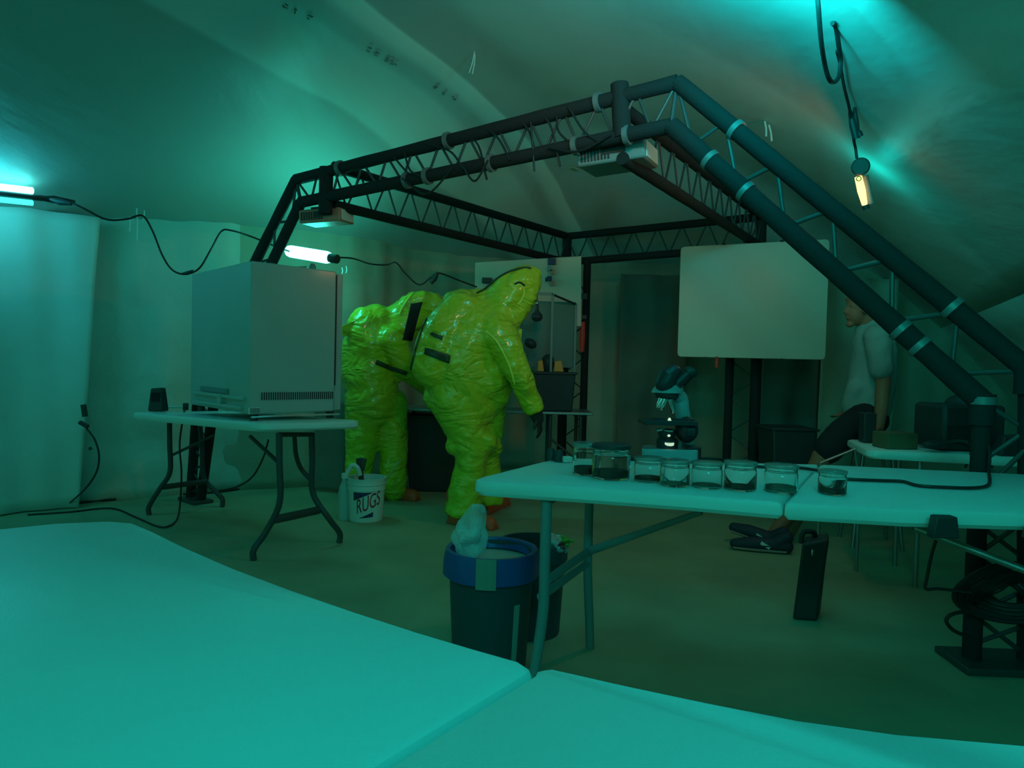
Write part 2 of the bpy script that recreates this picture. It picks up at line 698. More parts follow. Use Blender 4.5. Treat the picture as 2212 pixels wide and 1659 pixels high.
def hanging_sheet(name, p0, p1, z0, z1, material, folds=5.0, amp=0.02, label=None, cat=None, group=None, structure=False, skew=0.0):
    p0, p1 = Vector(p0), Vector(p1)
    L = (p1 - p0).length
    n = max(8, int(L / 0.03))
    d = (p1 - p0).normalized()
    nr = Vector((-d.y, d.x))
    bm = bmesh.new()
    g = []
    for i in range(n + 1):
        col = []
        for r in range(25):
            z = z0 + (z1 - z0) * r / 24
            q = p0 + d * (L * i / n + skew * (1 - r / 24) * (i / n - 0.5)) + nr * (amp * math.sin(i / n * L * folds * 6.28 + math.sin(z * 3) * 0.8) +
                                                                                      0.4 * amp * math.sin(i / n * L * 21 + z * 2))
            col.append(bm.verts.new((q.x, q.y, z)))
        g.append(col)
    for a, b in zip(g, g[1:]):
        for r in range(24):
            bm.faces.new((a[r], b[r], b[r + 1], a[r + 1]))
    mb = MB()
    mb.bm.free()
    mb.bm = bm
    base = ((p0.x + p1.x) / 2, (p0.y + p1.y) / 2, z0)
    o = mb.build(name, material, smooth=True, angle=80, loc=base)
    md = o.modifiers.new('sheet', 'SOLIDIFY')
    md.thickness = 0.006
    if structure:
        return struct(o)
    return tag(o, label, cat, group)


# doorway curtains and drapes
a_ = at(1335, 800, 6.95)
b_ = at(1462, 800, 6.95)
hanging_sheet('door_curtain', (a_.x, 6.95), (b_.x + 0.1, 6.95), 0.02, 2.05, M_DARKW, 3.0, 0.02,
              'dark green doorway curtain on the back wall left of the big whiteboard', 'curtain')
a_ = at(1645, 800, 6.8)
b_ = at(1770, 800, 6.8)
hanging_sheet('door_curtain', (a_.x, 6.8), (b_.x, 6.8), 0.02, 2.1, M_DARKW, 3.0, 0.02,
              'near-black curtain hanging behind the big whiteboard above the black tub', 'curtain')
a_ = at(1772, 800, 6.5)
b_ = at(1925, 800, 6.5)
hanging_sheet('plastic_drape', (a_.x, 6.5), (b_.x, 6.45), 0.02, 2.0, M_WALL2, 2.5, 0.02,
              'pale plastic drape hanging behind the man in the grey shirt', 'drape')
a_ = at(677, 1000, 5.85)
b_ = at(748, 1000, 5.85)
hanging_sheet('dark_drape', (a_.x, 5.85), (b_.x, 5.86), 0.02, 0.78, M_DARKW, 3.0, 0.015,
              'short brown-black drape low behind the cabinet table legs', 'drape')
# the lighter sheet lapped over the left wall
a_ = at(60, 800, 4.7)
pw = [(-4.05, 4.18), (-3.05, 5.12)]
hanging_sheet('plastic_drape', pw[0], pw[1], 0.01, 2.12, M_SHEET, 1.2, 0.025,
              'smooth white plastic sheet lapped over the left wall under the wall lamp', 'drape', skew=-0.25)


# ------------------------------------------------------------------ folding tables
def table_top(name, poly, zt, th, parent, material=M_TABLE):
    """poly of 2d pts (+ optional z) -> slab with a rounded lip"""
    mb = MB()
    pts = poly
    N = len(pts)
    c = sum((Vector(p[:2]) for p in pts), Vector((0, 0))) / N
    levels = [(-th, 0.012), (-th * 0.75, 0.0), (-th * 0.3, 0.0), (-th * 0.1, 0.004), (0, 0.014)]
    rings = []
    for dz, ins in levels:
        ring = []
        for p in pts:
            v = Vector(p[:2])
            z = p[2] if len(p) > 2 else zt
            q = v + (c - v).normalized() * ins
            ring.append(mb.bm.verts.new((q.x, q.y, z + dz)))
        rings.append(ring)
    for a, b in zip(rings, rings[1:]):
        for k in range(N):
            mb.bm.faces.new((a[k], a[(k + 1) % N], b[(k + 1) % N], b[k]))
    mb.bm.faces.new(rings[0][::-1])
    mb.bm.faces.new(rings[-1])
    return mb.build(name, material, parent, smooth=True, angle=35)


def leg_pair(parent, t0, t1, f0, f1, r, material, zt, cross=0.33, bend=0.38, top=True, brace_to=None, low=True):
    """wishbone folding leg: t0,t1 tops, f0,f1 feet; straight down, then splayed"""
    t0, t1, f0, f1 = map(Vector, (t0, t1, f0, f1))
    mids = []
    for t, f, o in ((t0, f0, t1), (t1, f1, t0)):
        knee = Vector((t.x * 0.93 + o.x * 0.07, t.y * 0.93 + o.y * 0.07, t.z * bend + 0.08))
        foot2 = Vector((f.x, f.y, 0.12))
        pts = curve_pts([t, t * 0.5 + Vector((knee.x, knee.y, knee.z + 0.1)) * 0.5, knee, knee * 0.45 + foot2 * 0.55 + Vector((0, 0, 0.0)), foot2, f], 5)
        MB().tube(pts, r, 10).build('leg', material, parent)
        mids.append(knee)
    if low:
        a = mids[0] + (mids[0] - t0) * 0.02
        mb = MB()
        d = mids[1] - mids[0]
        q0 = mids[0] * 0.75 + Vector((f0.x, f0.y, 0.12)) * 0.25
        q1 = mids[1] * 0.75 + Vector((f1.x, f1.y, 0.12)) * 0.25
        mb.tube([q0, q1], r * 1.25, 8).build('crossbar', material, parent)
    MB().tube([t0 - Vector((0, 0, 0.02)), t1 - Vector((0, 0, 0.02))], r * 0.9, 8).build('crossbar', material, parent)
    if brace_to is not None:
        mid = (mids[0] + mids[1]) / 2 + Vector((0, 0, 0.05))
        MB().tube([(t0 + mids[0]) / 2, Vector(brace_to), (t1 + mids[1]) / 2], r * 0.6, 8).build('brace', material, parent)
    return mids


# foreground tables
zt = 0.72
A = [(0, 1141), (120, 1129), (235, 1124), (285, 1128), (330, 1146), (400, 1178), (509, 1224), (640, 1274), (780, 1324), (920, 1370), (1040, 1406), (1138, 1434),
     (1149, 1441), (1143, 1449)]
pa = [on_z(x, y, zt).xy for x, y in A]
s1_ = on_z(800, 1659, zt).xy
d_ = (s1_ - pa[-1]).normalized()
endA = pa[-1] + d_ * 0.72
left_end = Vector((-2.3, 1.32))
polyA = [left_end] + pa + [endA, Vector((-2.2, 0.42))]
polyA = [Vector((p.x, p.y, zt)) for p in polyA]
root = thing('folding_table', 'large white plastic folding table in the foreground left, rounded far corner', 'table', (-1.2, 0.9, 0))
table_top('tabletop', polyA, zt, 0.045, root)
leg_pair(root, (-0.35, 0.62, .675), (-0.2, 0.98, .675), (-0.36, 0.56, 0), (-0.18, 1.04, 0), 0.014, M_LEGG, zt)
leg_pair(root, (-2.0, 0.55, .675), (-1.95, 1.1, .675), (-2.02, 0.5, 0), (-1.94, 1.15, 0), 0.014, M_LEGG, zt)

B = [(1152, 1452), (1156, 1443), (1172, 1441), (1240, 1456), (1320, 1474), (1500, 1511), (1700, 1546), (1950, 1580), (2212, 1608), (2500, 1634)]
pb = [on_z(x, y, zt).xy for x, y in B]
startB = pb[0] + d_ * 0.70
polyB = pb + [Vector((1.35, 0.62)), Vector((1.3, 0.02)), startB]
polyB = [Vector((p.x, p.y, zt)) for p in polyB]
root = thing('folding_table', 'white folding table at the bottom right, butted against the larger foreground one', 'table', (0.6, 0.4, 0))
table_top('tabletop', polyB, zt, 0.045, root)
leg_pair(root, (1.1, 0.12, .675), (1.12, 0.55, .675), (1.1, 0.06, 0), (1.12, 0.58, 0), 0.014, M_LEGG, zt)
leg_pair(root, (-0.02, 0.28, .675), (0.1, 0.66, .675), (-0.03, 0.25, 0), (0.1, 0.7, 0), 0.014, M_LEGG, zt)

# middle tables (jars and microscope)
zm = 0.76
nl = on_z(1010, 1037, zm).xy
fl = on_z(1188, 992, zm).xy
fs = on_z(1768, 1003, zm).xy
ns = on_z(1691, 1086, zm).xy
n1 = on_z(1250, 1053, zm).xy
n2 = on_z(1480, 1069, zm).xy
root = thing('folding_table', 'white folding table holding the jars and the microscope', 'table', (0.6, 2.6, 0))
poly = round_poly([nl, n1, n2, ns, fs, fl], [0.07, 0, 0, 0.008, 0.008, 0.07])
poly = [Vector((p.x, p.y, zm)) for p in poly]
table_top('tabletop', poly, zm, 0.047, root)
MT_A = root
lt0 = at(1181, 1085, 2.13)
lt0.z = 0.712
lf0 = at(1137, 1540, 2.10)
lf0.z = 0
lf1 = on_z(1275, 1400, 0.0)
lt1 = Vector((lf1.x - 0.035, lf1.y - 0.12, 0.712))
for t, f in ((lt0, lf0), (lt1, lf1)):
    k = Vector((t.x + (f.x - t.x) * 0.05, t.y, 0.36))
    MB().tube(curve_pts([t, (t + k) / 2, k, k * 0.5 + f * 0.5 + Vector((0, 0, 0.0)), f], 5), 0.017, 12).build('leg', M_LEGG, root)
MB().tube([(lt0.x - 0.01, lt0.y, .405), (lt1.x, lt1.y, .375)], 0.014, 10).build('crossbar', M_LEGG, root)
MB().tube([(lt0.x, lt0.y, .70), (lt1.x, lt1.y, .70)], 0.014, 10).build('crossbar', M_LEGG, root)
q = at(1515, 1106, 2.32)
MB().tube([(lt0.x + .01, lt0.y + .05, .44), (lt1.x, lt1.y - .02, .425), (q.x, q.y, min(q.z, .71))], [0.014, 0.016, 0.010], 10).build('brace', M_LEGG, root)
r0 = fs * 0.85 + fl * 0.15

root = thing('folding_table', 'white folding table at the right edge with a black clamp on its rim', 'table', (1.9, 2.5, 0))
g = 0.006
ns2 = on_z(1694, 1086.3, zm).xy
fs2 = on_z(1771, 1003, zm).xy
far_r = on_z(2420, 1034, zm).xy
near_r = on_z(2440, 1116, zm).xy
n3 = on_z(1950, 1101, zm).xy
n4 = on_z(2212, 1109, zm).xy
poly = round_poly([ns2, n3, n4, near_r, far_r, fs2], [0.010, 0, 0, 0.07, 0.07, 0.010])
poly = [Vector((p.x, p.y, zm)) for p in poly]
top = table_top('tabletop', poly, zm, 0.047, root)
c_ = on_z(2031, 1121, 0.745) - Vector((0, .018, 0))
mb = MB()
mb.hexa([c_ + Vector(v) for v in ((-.035, -.012, -.045), (.035, -.012, -.045), (.035, .02, -.045), (-.035, .02, -.045),
                                  (-.027, -.012, .012), (.027, -.012, .012), (.027, .02, .012), (-.027, .02, .012))])
mb.build('corner_clamp', M_BLACK, root, bevel=0.004)
c_ = on_z(2214, 1136, 0.735) - Vector((0, .018, 0))
mb = MB()
mb.hexa([c_ + Vector(v) for v in ((-.01, -.012, -.03), (.05, -.012, -.03), (.05, .02, -.03), (-.01, .02, -.03),
                                  (.0, -.012, .012), (.04, -.012, .012), (.04, .02, .012), (.0, .02, .012))])
mb.build('corner_clamp', M_BLACK, root, bevel=0.004)
leg_pair(root, (2.25, 1.95, .712), (2.3, 2.38, .712), (2.24, 1.9, 0), (2.32, 2.42, 0), 0.014, M_LEGG, zm, low=True)
q0, q1 = at(1975, 1140, 2.2), at(2230, 1238, 2.05)
MB().tube([q0, q1], 0.012, 10).build('brace', M_STEEL, root)
leg_pair(root, (1.55, 2.25, .712), (1.62, 2.7, .712), (1.54, 2.3, .5), (1.62, 2.7, .5), 0.011, M_LEGD, zm, low=False) if False else None

# left table with the cabinet
NC = on_z(560, 915, .77)
LC = on_z(278, 890, .735)
RC = on_z(788, 909, .76)
FC = LC + RC - NC
root = thing('folding_table', 'white folding table on dark wishbone legs carrying the grey cabinet', 'table', ((NC.x + FC.x) / 2, (NC.y + FC.y) / 2, 0))
poly = round_poly([NC, RC, FC, LC], 0.10)
table_top('tabletop', poly, .75, 0.046, root)
mm = lambda a, b, t: a * (1 - t) + b * t
f0, f1 = on_z(548, 1210, 0), on_z(733, 1172, 0)
f2, f3 = on_z(322, 1112, 0), on_z(480, 1095, 0)


def wish(root, foot, topp, kneepx, D, r=0.018):
    k = at(kneepx[0], kneepx[1], D)
    mid = at(kneepx[2], kneepx[3], D)
    pts = curve_pts([topp, (topp + k) / 2 + Vector((0, 0, 0.02)), k, mid, foot + Vector((0, 0, .06)), foot], 6)
    MB().tube(pts, r, 12).build('leg', M_LEGD, root)
    return k


t0 = at(603, 935, f0.y + .05)
t1 = at(673, 935, f1.y - .05)
k0 = wish(root, f0, t0, (604, 1085, 575, 1148), f0.y + .04)
k1 = wish(root, f1, t1, (676, 1065, 712, 1122), f1.y - .04)
q0, q1 = at(590, 1123, f0.y + .04), at(688, 1102, f1.y - .04)
MB().tube([q0, q1], 0.024, 10).build('crossbar', M_LEGD, root)
MB().tube([t0 - Vector((0, 0, .01)), t1 - Vector((0, 0, .01))], 0.014, 10).build('crossbar', M_LEGD, root)
q0, q1 = at(541, 943, 4.3), at(597, 995, 4.0)
MB().tube([q0, q1], 0.012, 10).build('brace', M_LEGD, root)
q0, q1 = at(636, 945, 4.2), at(668, 1030, 4.3)
MB().tube(curve_pts([q0, at(640, 985, 4.25), at(652, 1015, 4.3), at(676, 1040, 4.3)], 5), 0.014, 10).build('brace', M_LEGD, root)
t2 = at(366, 914, f2.y - .02)
t3 = at(432, 918, f3.y - .1)
k2 = wish(root, f2, t2, (367, 1020, 345, 1056), f2.y, 0.017)
k3 = wish(root, f3, t3, (440, 1030, 466, 1062), f3.y, 0.017)
MB().tube([at(353, 1052, f2.y), at(446, 1040, f3.y)], 0.020, 10).build('crossbar', M_LEGD, root)
MB().tube([at(368, 985, f2.y), at(462, 940, f3.y - .3)], 0.010, 10).build('brace', M_LEGD, root)

# right rear table
zr = 0.72
P1 = on_z(1873, 972, zr)
P2 = on_z(2330, 996, zr)
P4 = on_z(1885, 958, zr)
P3 = on_z(2400, 968, zr)
root = thing('folding_table', 'pale folding table beside the man, loaded with black equipment', 'table', ((P1.x + P3.x) / 2, (P1.y + P3.y) / 2, 0))
u = (P2 - P1)
w_ = Vector((-u.y, u.x, 0)).normalized() * 0.6
rr_poly = round_poly([P1.xy, P2.xy, (P2 + w_).xy, (P1 + w_).xy], 0.06)
table_top('tabletop', [Vector((p.x, p.y, zr)) for p in rr_poly], zr, 0.045, root)
RT0, RTU, RTW = P1.copy(), u.normalized(), w_.normalized()


def rt_pt(a, b, z=0.0):
    v = RT0 + RTU * a + RTW * b
    v.z = zr + z
    return v


for a, b in ((.27, .08), (.27, .5), (1.15, .08), (1.15, .5)):
    p = rt_pt(a, b)
    MB().tube([(p.x, p.y, .68), (p.x - .0, p.y, 0.0)], 0.013, 10).build('leg', M_STEEL, root)
p, p2 = rt_pt(.27, .08), rt_pt(.27, .5)
MB().tube([(p.x, p.y, .3), (p2.x, p2.y, .3)], 0.012, 8).build('crossbar', M_STEEL, root)
p, p2 = rt_pt(1.15, .08), rt_pt(1.15, .5)
MB().tube([(p.x, p.y, .3), (p2.x, p2.y, .3)], 0.012, 8).build('crossbar', M_STEEL, root)

# ------------------------------------------------------------------ grey cabinet
Nn, Ll, Rr = Vector((-1.475, 3.90, 0)), Vector((-2.13, 4.60, 0)), Vector((-1.055, 4.33, 0))
ua, ub = (Rr - Nn), (Ll - Nn)
wa, wb = ua.length, ub.length
ua.normalize()
ub.normalize()
z0c, z1c = 0.805, 1.665
cen = Nn + ua * wa / 2 + ub * wb / 2
root = thing('lab_cabinet', 'tall grey enamelled cabinet with a vent grille, on the left table', 'cabinet', (cen.x, cen.y, z0c - .02))


def cab(a, b, z):  # point on cabinet coordinates
    v = Nn + ua * a + ub * b
    return Vector((v.x, v.y, z))


def cabbox(a0, a1, b0, b1, z0, z1):
    return MB().hexa([cab(a0, b0, z0), cab(a1, b0, z0), cab(a1, b1, z0), cab(a0, b1, z0),
                      cab(a0, b0, z1), cab(a1, b0, z1), cab(a1, b1, z1), cab(a0, b1, z1)])


cabbox(0, wa * .90, 0, wb, z0c, z1c).build('body', M_CAB, root, bevel=0.006)
cabbox(wa * .915, wa, .02, wb - .01, z0c + .005, z1c - .01).build('door', M_CAB, root, bevel=0.006)
cabbox(wa * .885, wa * .925, .012, wb - .02, z0c + .16, z1c - .02).build('door_gasket', M_BLACK, root)
gr = cabbox(.06, .54 * 1.0, -.002, .01, z0c + .075, z0c + .125).build('vent_grille', M_CAB, root)
for k in range(34):
    a = .07 + k * .0138
    cabbox(a, a + .007, -.004, .012, z0c + .078, z0c + .122).build('vent_slot', M_BLACK, gr)
cabbox(-.001, .065, -.004, .01, z0c - .0, z0c + .036).build('rating_plate', M_WHITE, root)
mbp = MB()
for i in range(4):
    v = [cab(.003, -.006, z0c + .004 + i * .008), cab(.062, -.006, z0c + .004 + i * .008), cab(.062, -.003, z0c + .004 + i * .008), cab(.003, -.003, z0c + .004 + i * .008)]
    mbp.hexa(v + [q + Vector((0, 0, .004)) for q in v])
mbp.build('plate_print', M_BLACK, root)
# side fittings low on the left face
cabbox(-.022, .001, .05, wb - .08, z0c + .075, z0c + .095).build('side_rail', M_CAB, root, bevel=0.003)
cabbox(-.026, .001, .08, wb - .12, z0c + .02, z0c + .04).build('side_rail', M_CAB, root, bevel=0.003)
MB().tube([cab(-.03, .38, z0c + .06), cab(0.01, .38, z0c + .06)], .028, 16).build('drain_fitting', M_CAB, root)
cabbox(-.012, .001, .30, .75, z0c + .10, z0c + .13).build('side_handle', M_LEGG, root, bevel=0.003)
for a, b in ((.05, .05), (wa - .06, .05), (.05, wb - .06), (wa - .06, wb - .06)):
    p = cab(a, b, 0)
    MB().lathe([(0, 0.762), (.022, .762), (.024, .80), (.02, .806), (0, .806)], (p.x, p.y, 0), 16).build('foot', M_BLACK, root)
# torn plastic left on top
p = cab(wa * .55, wb * .35, z1c)
mb = MB()
rng = random.Random(3)
pts = []
for k in range(12):
    a = k / 12 * 6.283
    rr = .16 * (0.6 + .6 * rng.random())
    pts.append((p.x + rr * 1.3 * math.cos(a), p.y + rr * math.sin(a), z1c + 0.008 + .03 * rng.random()))
mb.prism(pts, (0, 0, .006))
tag(mb.build('cardboard_scrap', M_LEGG, loc=(p.x, p.y, z1c)), 'crumpled dark scrap lying on top of the grey cabinet under the lamp', 'scrap')
p = cab(wa * .78, wb * .18, z1c)
tag(MB().lathe([(0, z1c + .002), (.02, z1c + .002), (.021, z1c + .04), (.014, z1c + .045), (.014, z1c + .055), (0, z1c + .055)], (p.x, p.y, 0), 16)
    .build('small_bottle', M_LEGG, loc=(p.x, p.y, z1c)), 'small grey bottle standing on top of the cabinet', 'bottle')

# items on the left table
p = on_z(341, 888, .738)
mb = MB()
mb.hexa([p + Vector(v) for v in ((-.052, -.04, 0), (.052, -.04, 0), (.055, .05, 0), (-.05, .05, 0),
                                 (-.038, -.03, .16), (.040, -.03, .165), (.04, .03, .165), (-.034, .03, .15))])
root = thing('desk_speaker', 'black upright speaker at the far left end of the cabinet table', 'speaker', p)
mb.build('speaker_body', M_BLACK, root, bevel=0.01)
MB().box(p + Vector((0, -.035, .08)), (.06, .004, .1), (R(4), 0, 0)).build('speaker_grille', M_FOAM, root)
p = on_z(401, 886, .742)
root = thing('power_adapter', 'small black power adapter beside the cabinet, its cord dropping to the floor', 'adapter', p)
MB().box(p + Vector((0, 0, .025)), (.03, .03, .05)).build('adapter_body', M_BLACK, root, bevel=.004)
cp = [p + Vector((.0, -.01, .02)), at(395, 905, p.y - .15), at(388, 960, p.y - .2), at(392, 1020, p.y - .2), at(390, 1075, p.y - .1), on_z(384, 1118, 0.012), on_z(366, 1136, 0.010),
      on_z(340, 1137, .006), on_z(295, 1118, .006), on_z(240, 1098, .006), on_z(150, 1106, .006), on_z(60, 1112, .006)]
MB().tube(curve_pts(cp, 6), 0.006, 8).build('power_cord', M_CORD, root)
p = on_z(380, 882, .742)
tag(MB().box(p + Vector((0, 0, .009)), (.10, .06, .014), (0, 0, .3)).build('plastic_tray', M_WHITE, loc=p, bevel=.004),
    'flat pale tray on the cabinet table between speaker and adapter', 'tray')
p0, p1 = on_z(455, 902, .762), on_z(720, 902, .772)
mb = MB()
mb.tube(curve_pts([cab(.0, -.03, .79), cab(.2, -.035, .793), cab(.4, -.03, .79), cab(.57, -.02, .788)], 4), .006, 8)
tag(mb.build('metal_rod', M_CHROME, loc=cab(.3, -.03, .79)), 'thin shiny rod lying along the front foot of the grey cabinet', 'rod')

# ------------------------------------------------------------------ truss
FA, FB = Vector((-2.42, 5.30)), Vector((1.86, 2.66))


def fr(t, z):
    v = FA + (FB - FA) * t
    return Vector((v.x, v.y, z))


TR = thing('lighting_truss', 'black foam-wrapped truss frame spanning over the work area on splayed legs', 'truss', (0.2, 4.6, 0))
RC_ = 0.037


def chord(a, b, r=RC_, sub=None):
    a, b = Vector(a), Vector(b)
    L = (b - a).length
    n = max(3, int(L / .12))
    rng = random.Random(int(L * 1000))
    pts, rs = [], []
    for i in range(n + 1):
        pts.append(a + (b - a) * i / n)
        rs.append(r * (1 + .06 * (rng.random() - .5)))
    return MB().tube(pts, rs, 14).build('chord', M_FOAM, TR)


def lattice(a0, a1, b0, b1, n, r=.009, rr=None):
    a0, a1, b0, b1 = map(Vector, (a0, a1, b0, b1))
    for k in range(n):
        p = a0 + (a1 - a0) * (k / n)
        q = b0 + (b1 - b0) * ((k + .5) / n)
        p2 = a0 + (a1 - a0) * ((k + 1) / n)
        MB().tube([p, q], r, 8).build('brace', M_LEGD, TR)
        MB().tube([q, p2], r, 8).build('brace', M_LEGD, TR)


def tape(a, b, t, r=RC_, w=.026):
    a, b = Vector(a), Vector(b)
    d = (b - a).normalized()
    p = a + (b - a) * t
    MB().tube([p - d * w / 2, p + d * w / 2], r * 1.12, 16).build('tape_band', M_TAPE, TR)


def along(px, a, b):
    """parameter on segment a-b (3d) whose image x is px"""
    a, b = Vector(a), Vector(b)
    best = min(range(401), key=lambda k: abs(imx(a + (b - a) * k / 400)[0] - px))
    return best / 400


def imx(p):
    v = Vector(p) - CAMO
    d = v.dot(fw)
    return CX + F * v.dot(rt) / d, CY - F * v.dot(up) / d


def fr_at(x, y):
    """point on the front frame plane seen at pixel"""
    d = ray(x, y)
    n = Vector((-(FB - FA).y, (FB - FA).x, 0))
    t = (Vector((FA.x, FA.y, 0)) - CAMO).dot(n) / d.dot(n)
    return CAMO + d * t


TLu, TRu = fr_at(640, 388), fr_at(1463, 178)
TLl, TRl = fr_at(650, 437), fr_at(1450, 272)
KLu, KRl = fr_at(430, 800), fr_at(2122, 868)
KRu = fr_at(2222, 800)
KLl = fr_at(470, 800)
KLu.z = KLl.z = 0.98
beamU = chord(TLu, TRu)
beamL = chord(TLl, TRl)
chord(TLu, KLu)
chord(TLl, KLl)
chord(TRu, KRu, .040)
chord(TRl, KRl, .044)
lattice(TLu, TRu, TLl, TRl, 13, .008)
lattice(TRu, KRu, TRl, KRl, 6, .010)
lattice(TLu, KLu, TLl, KLl, 5, .009)
for p in (TLl, TRl):
    pass
MB().tube([TRu, TRl], .012, 8).build('brace', M_LEGD, TR)
MB().tube([TLu, TLl], .012, 8).build('brace', M_LEGD, TR)
# columns
cl0, cl1 = on_z(412, 1080, 0), on_z(433, 1087, 0)
chord((KLu.x, KLu.y, .98), (cl0.x, cl0.y, 0.01), .036)
chord((KLl.x, KLl.y, .98), (cl1.x, cl1.y, 0.01), .036)
lattice((KLu.x, KLu.y, .95), (cl0.x, cl0.y, .05), (KLl.x, KLl.y, .95), (cl1.x, cl1.y, .05), 5, .008)
cr0, cr1 = on_z(2098, 1435, 0), on_z(2218, 1440, 0)
chord((KRl.x, KRl.y, KRl.z), (cr0.x, cr0.y, 0.01), .034)
chord((KRu.x, KRu.y, KRu.z), (cr1.x, cr1.y, 0.01), .034)
lattice((KRl.x, KRl.y, KRl.z), (cr0.x, cr0.y, .08), (KRu.x, KRu.y, KRu.z - .1), (cr1.x, cr1.y, .04), 4, .009)
lattice((KRu.x, KRu.y, KRu.z - .3), (cr1.x, cr1.y, .04), (KRl.x, KRl.y, KRl.z - .25), (cr0.x, cr0.y, .08), 3, .009)
for a, b, s in ((cr0, cr1, 1), (cl0, cl1, .7)):
    c = (a + b) / 2
    d = (b - a).normalized()
    MB().box((c.x, c.y, .014), ((b - a).length + .16 * s, .22 * s, .026), (0, 0, math.atan2(d.y, d.x))).build('base_plate', M_LEGD, TR, bevel=.004)
# joint sleeve at the right knee and left knee
for p in (KRl, KRu):
    MB().lathe([(0, -.09), (.046, -.09), (.046, .03), (0, .03)], (p.x, p.y, p.z), 14).build('joint_sleeve', M_FOAM, TR)
# vertical sleeves where the side beams bolt on
SLu, SLl = fr_at(705, 372), fr_at(703, 452)
SRu, SRl = fr_at(1338, 195), fr_at(1345, 285)
for a, b, r in ((SLu, SLl, .046), (SRu, SRl, .046)):
    MB().tube([a + Vector((0, 0, .03)), b - Vector((0, 0, .03))], r, 12).build('joint_sleeve', M_FOAM, TR)
perp = Vector((-(FB - FA).y, (FB - FA).x, 0)).normalized()
LS = 2.84
SLb = SLu + perp * LS
SRb = SRu + perp * LS
dl = Vector((0, 0, -.25))
zb = 2.40
FLu = Vector((SLu.x, SLu.y, 2.40)) + perp * .06
FRu = Vector((SRu.x, SRu.y, 2.43)) + perp * .06
BLu = Vector((.50, 6.78, 2.38))
BRu = Vector((2.07, 5.90, 2.42))
for a, b in ((FLu, BLu), (FRu, BRu), (BLu, BRu)):
    chord(a, b, .034)
    chord(a + dl, b + dl, .034)
    lattice(a, b, a + dl, b + dl, 12 if (b - a).length > 2.2 else 8, .007)
for p in (BLu, BRu):
    chord(p + Vector((0, 0, .02)), (p.x, p.y, 0.01), .045)
    e = (BRu - BLu).normalized() * .22
    q = p + (e if p is BLu else -e)
    chord(q - Vector((0, 0, .25)), (q.x, q.y, 0.01), .036)
    lattice((p.x, p.y, 2.0), (p.x, p.y, .1), (q.x, q.y, 2.0), (q.x, q.y, .1), 6, .007)
for px, seg in ((735, (TLu, TRu)), (968, (TLu, TRu)), (1292, (TLu, TRu)), (880, (TLl, TRl)), (924, (TLl, TRl)), (1061, (TLl, TRl)),
                (1355, (TLl, TRl)), (1245, (TLl, TRl)), (1589, (TRu, KRu)), (2056, (TRu, KRu)), (1534, (TRl, KRl)), (1610, (TRl, KRl)),
                (1946, (TRl, KRl)), (1987, (TRl, KRl))):
    tape(*seg, along(px, *seg), .044)
MB().tube([(KRl.x, KRl.y, KRl.z + .02), (KRl.x, KRl.y, KRl.z - .01)], .050, 14).build('tape_band', M_TAPE, TR)
# cables hung in the truss
rng = random.Random(11)
for k, (x0, x1) in enumerate(((1120, 1165), (1178, 1215), (1060, 1110), (1205, 1250), (930, 1010), (975, 1060), (850, 905), (1235, 1300), (880, 925), (1150, 1160))):
    pu = TLu + (TRu - TLu) * along(x0, TLu, TRu)
    pl = TLl + (TRl - TLl) * along(x1, TLl, TRl)
    off = perp * (-.04 + .03 * rng.random())
    mid = (pu + pl) / 2 + Vector((rng.uniform(-.05, .05), 0, rng.uniform(-.05, .05))) + off
    MB().tube(curve_pts([pu + off, mid, pl + off - Vector((0, 0, .02 + .08 * (k % 4 == 1)))], 6), .006, 7).build('cable', M_CORD, TR)
for (x0, x1, sag) in ((880, 990, .12), (1195, 1330, .05), (1010, 1065, .10)):
    pu = TLl + (TRl - TLl) * along(x0, TLl, TRl)
    pl = TLl + (TRl - TLl) * along(x1, TLl, TRl)
    off = perp * -.05
    MB().tube(curve_pts([pu + off, (pu + pl) / 2 + off - Vector((0, 0, sag)), pl + off], 8), .006, 7).build('cable', M_CORD, TR)

# bundle of cables at the foot of the right column
c = Vector((cr0.x, cr0.y - .12, 0))
root = thing('cable_bundle', 'tangle of black cables bunched on the right truss column below the table', 'cables', (c.x, c.y, 0))
for k in range(9):
    rr = .05 + .012 * k
    zc = .30 + .02 * rng.random()
    pts = []
    for j in range(14):
        a = j / 14 * 6.4 + k
        pts.append((cr0.x + .05 + rr * 1.3 * math.cos(a), cr0.y - .10 + .03 * math.sin(a * 2), zc + rr * .75 * math.sin(a)))
    MB().tube(curve_pts(pts, 3), .009, 7).build('cable_loop', M_CORD, root)
l0 = [at(2100, 1320, 2.5), at(2062, 1325, 2.48), at(2044, 1340, 2.48), at(2060, 1362, 2.48), at(2100, 1378, 2.5)]
MB().tube(curve_pts(l0, 5), .007, 7).build('cable_loop', M_CORD, root)
l0 = [at(2024, 1160, 2.6), at(2012, 1200, 2.6), at(2002, 1250, 2.6), at(2000, 1272, 2.6), at(2030, 1272, 2.58), at(2100, 1280, 2.52)]
MB().tube(curve_pts(l0, 5), .006, 7).build('cable_loop', M_CORD, root)


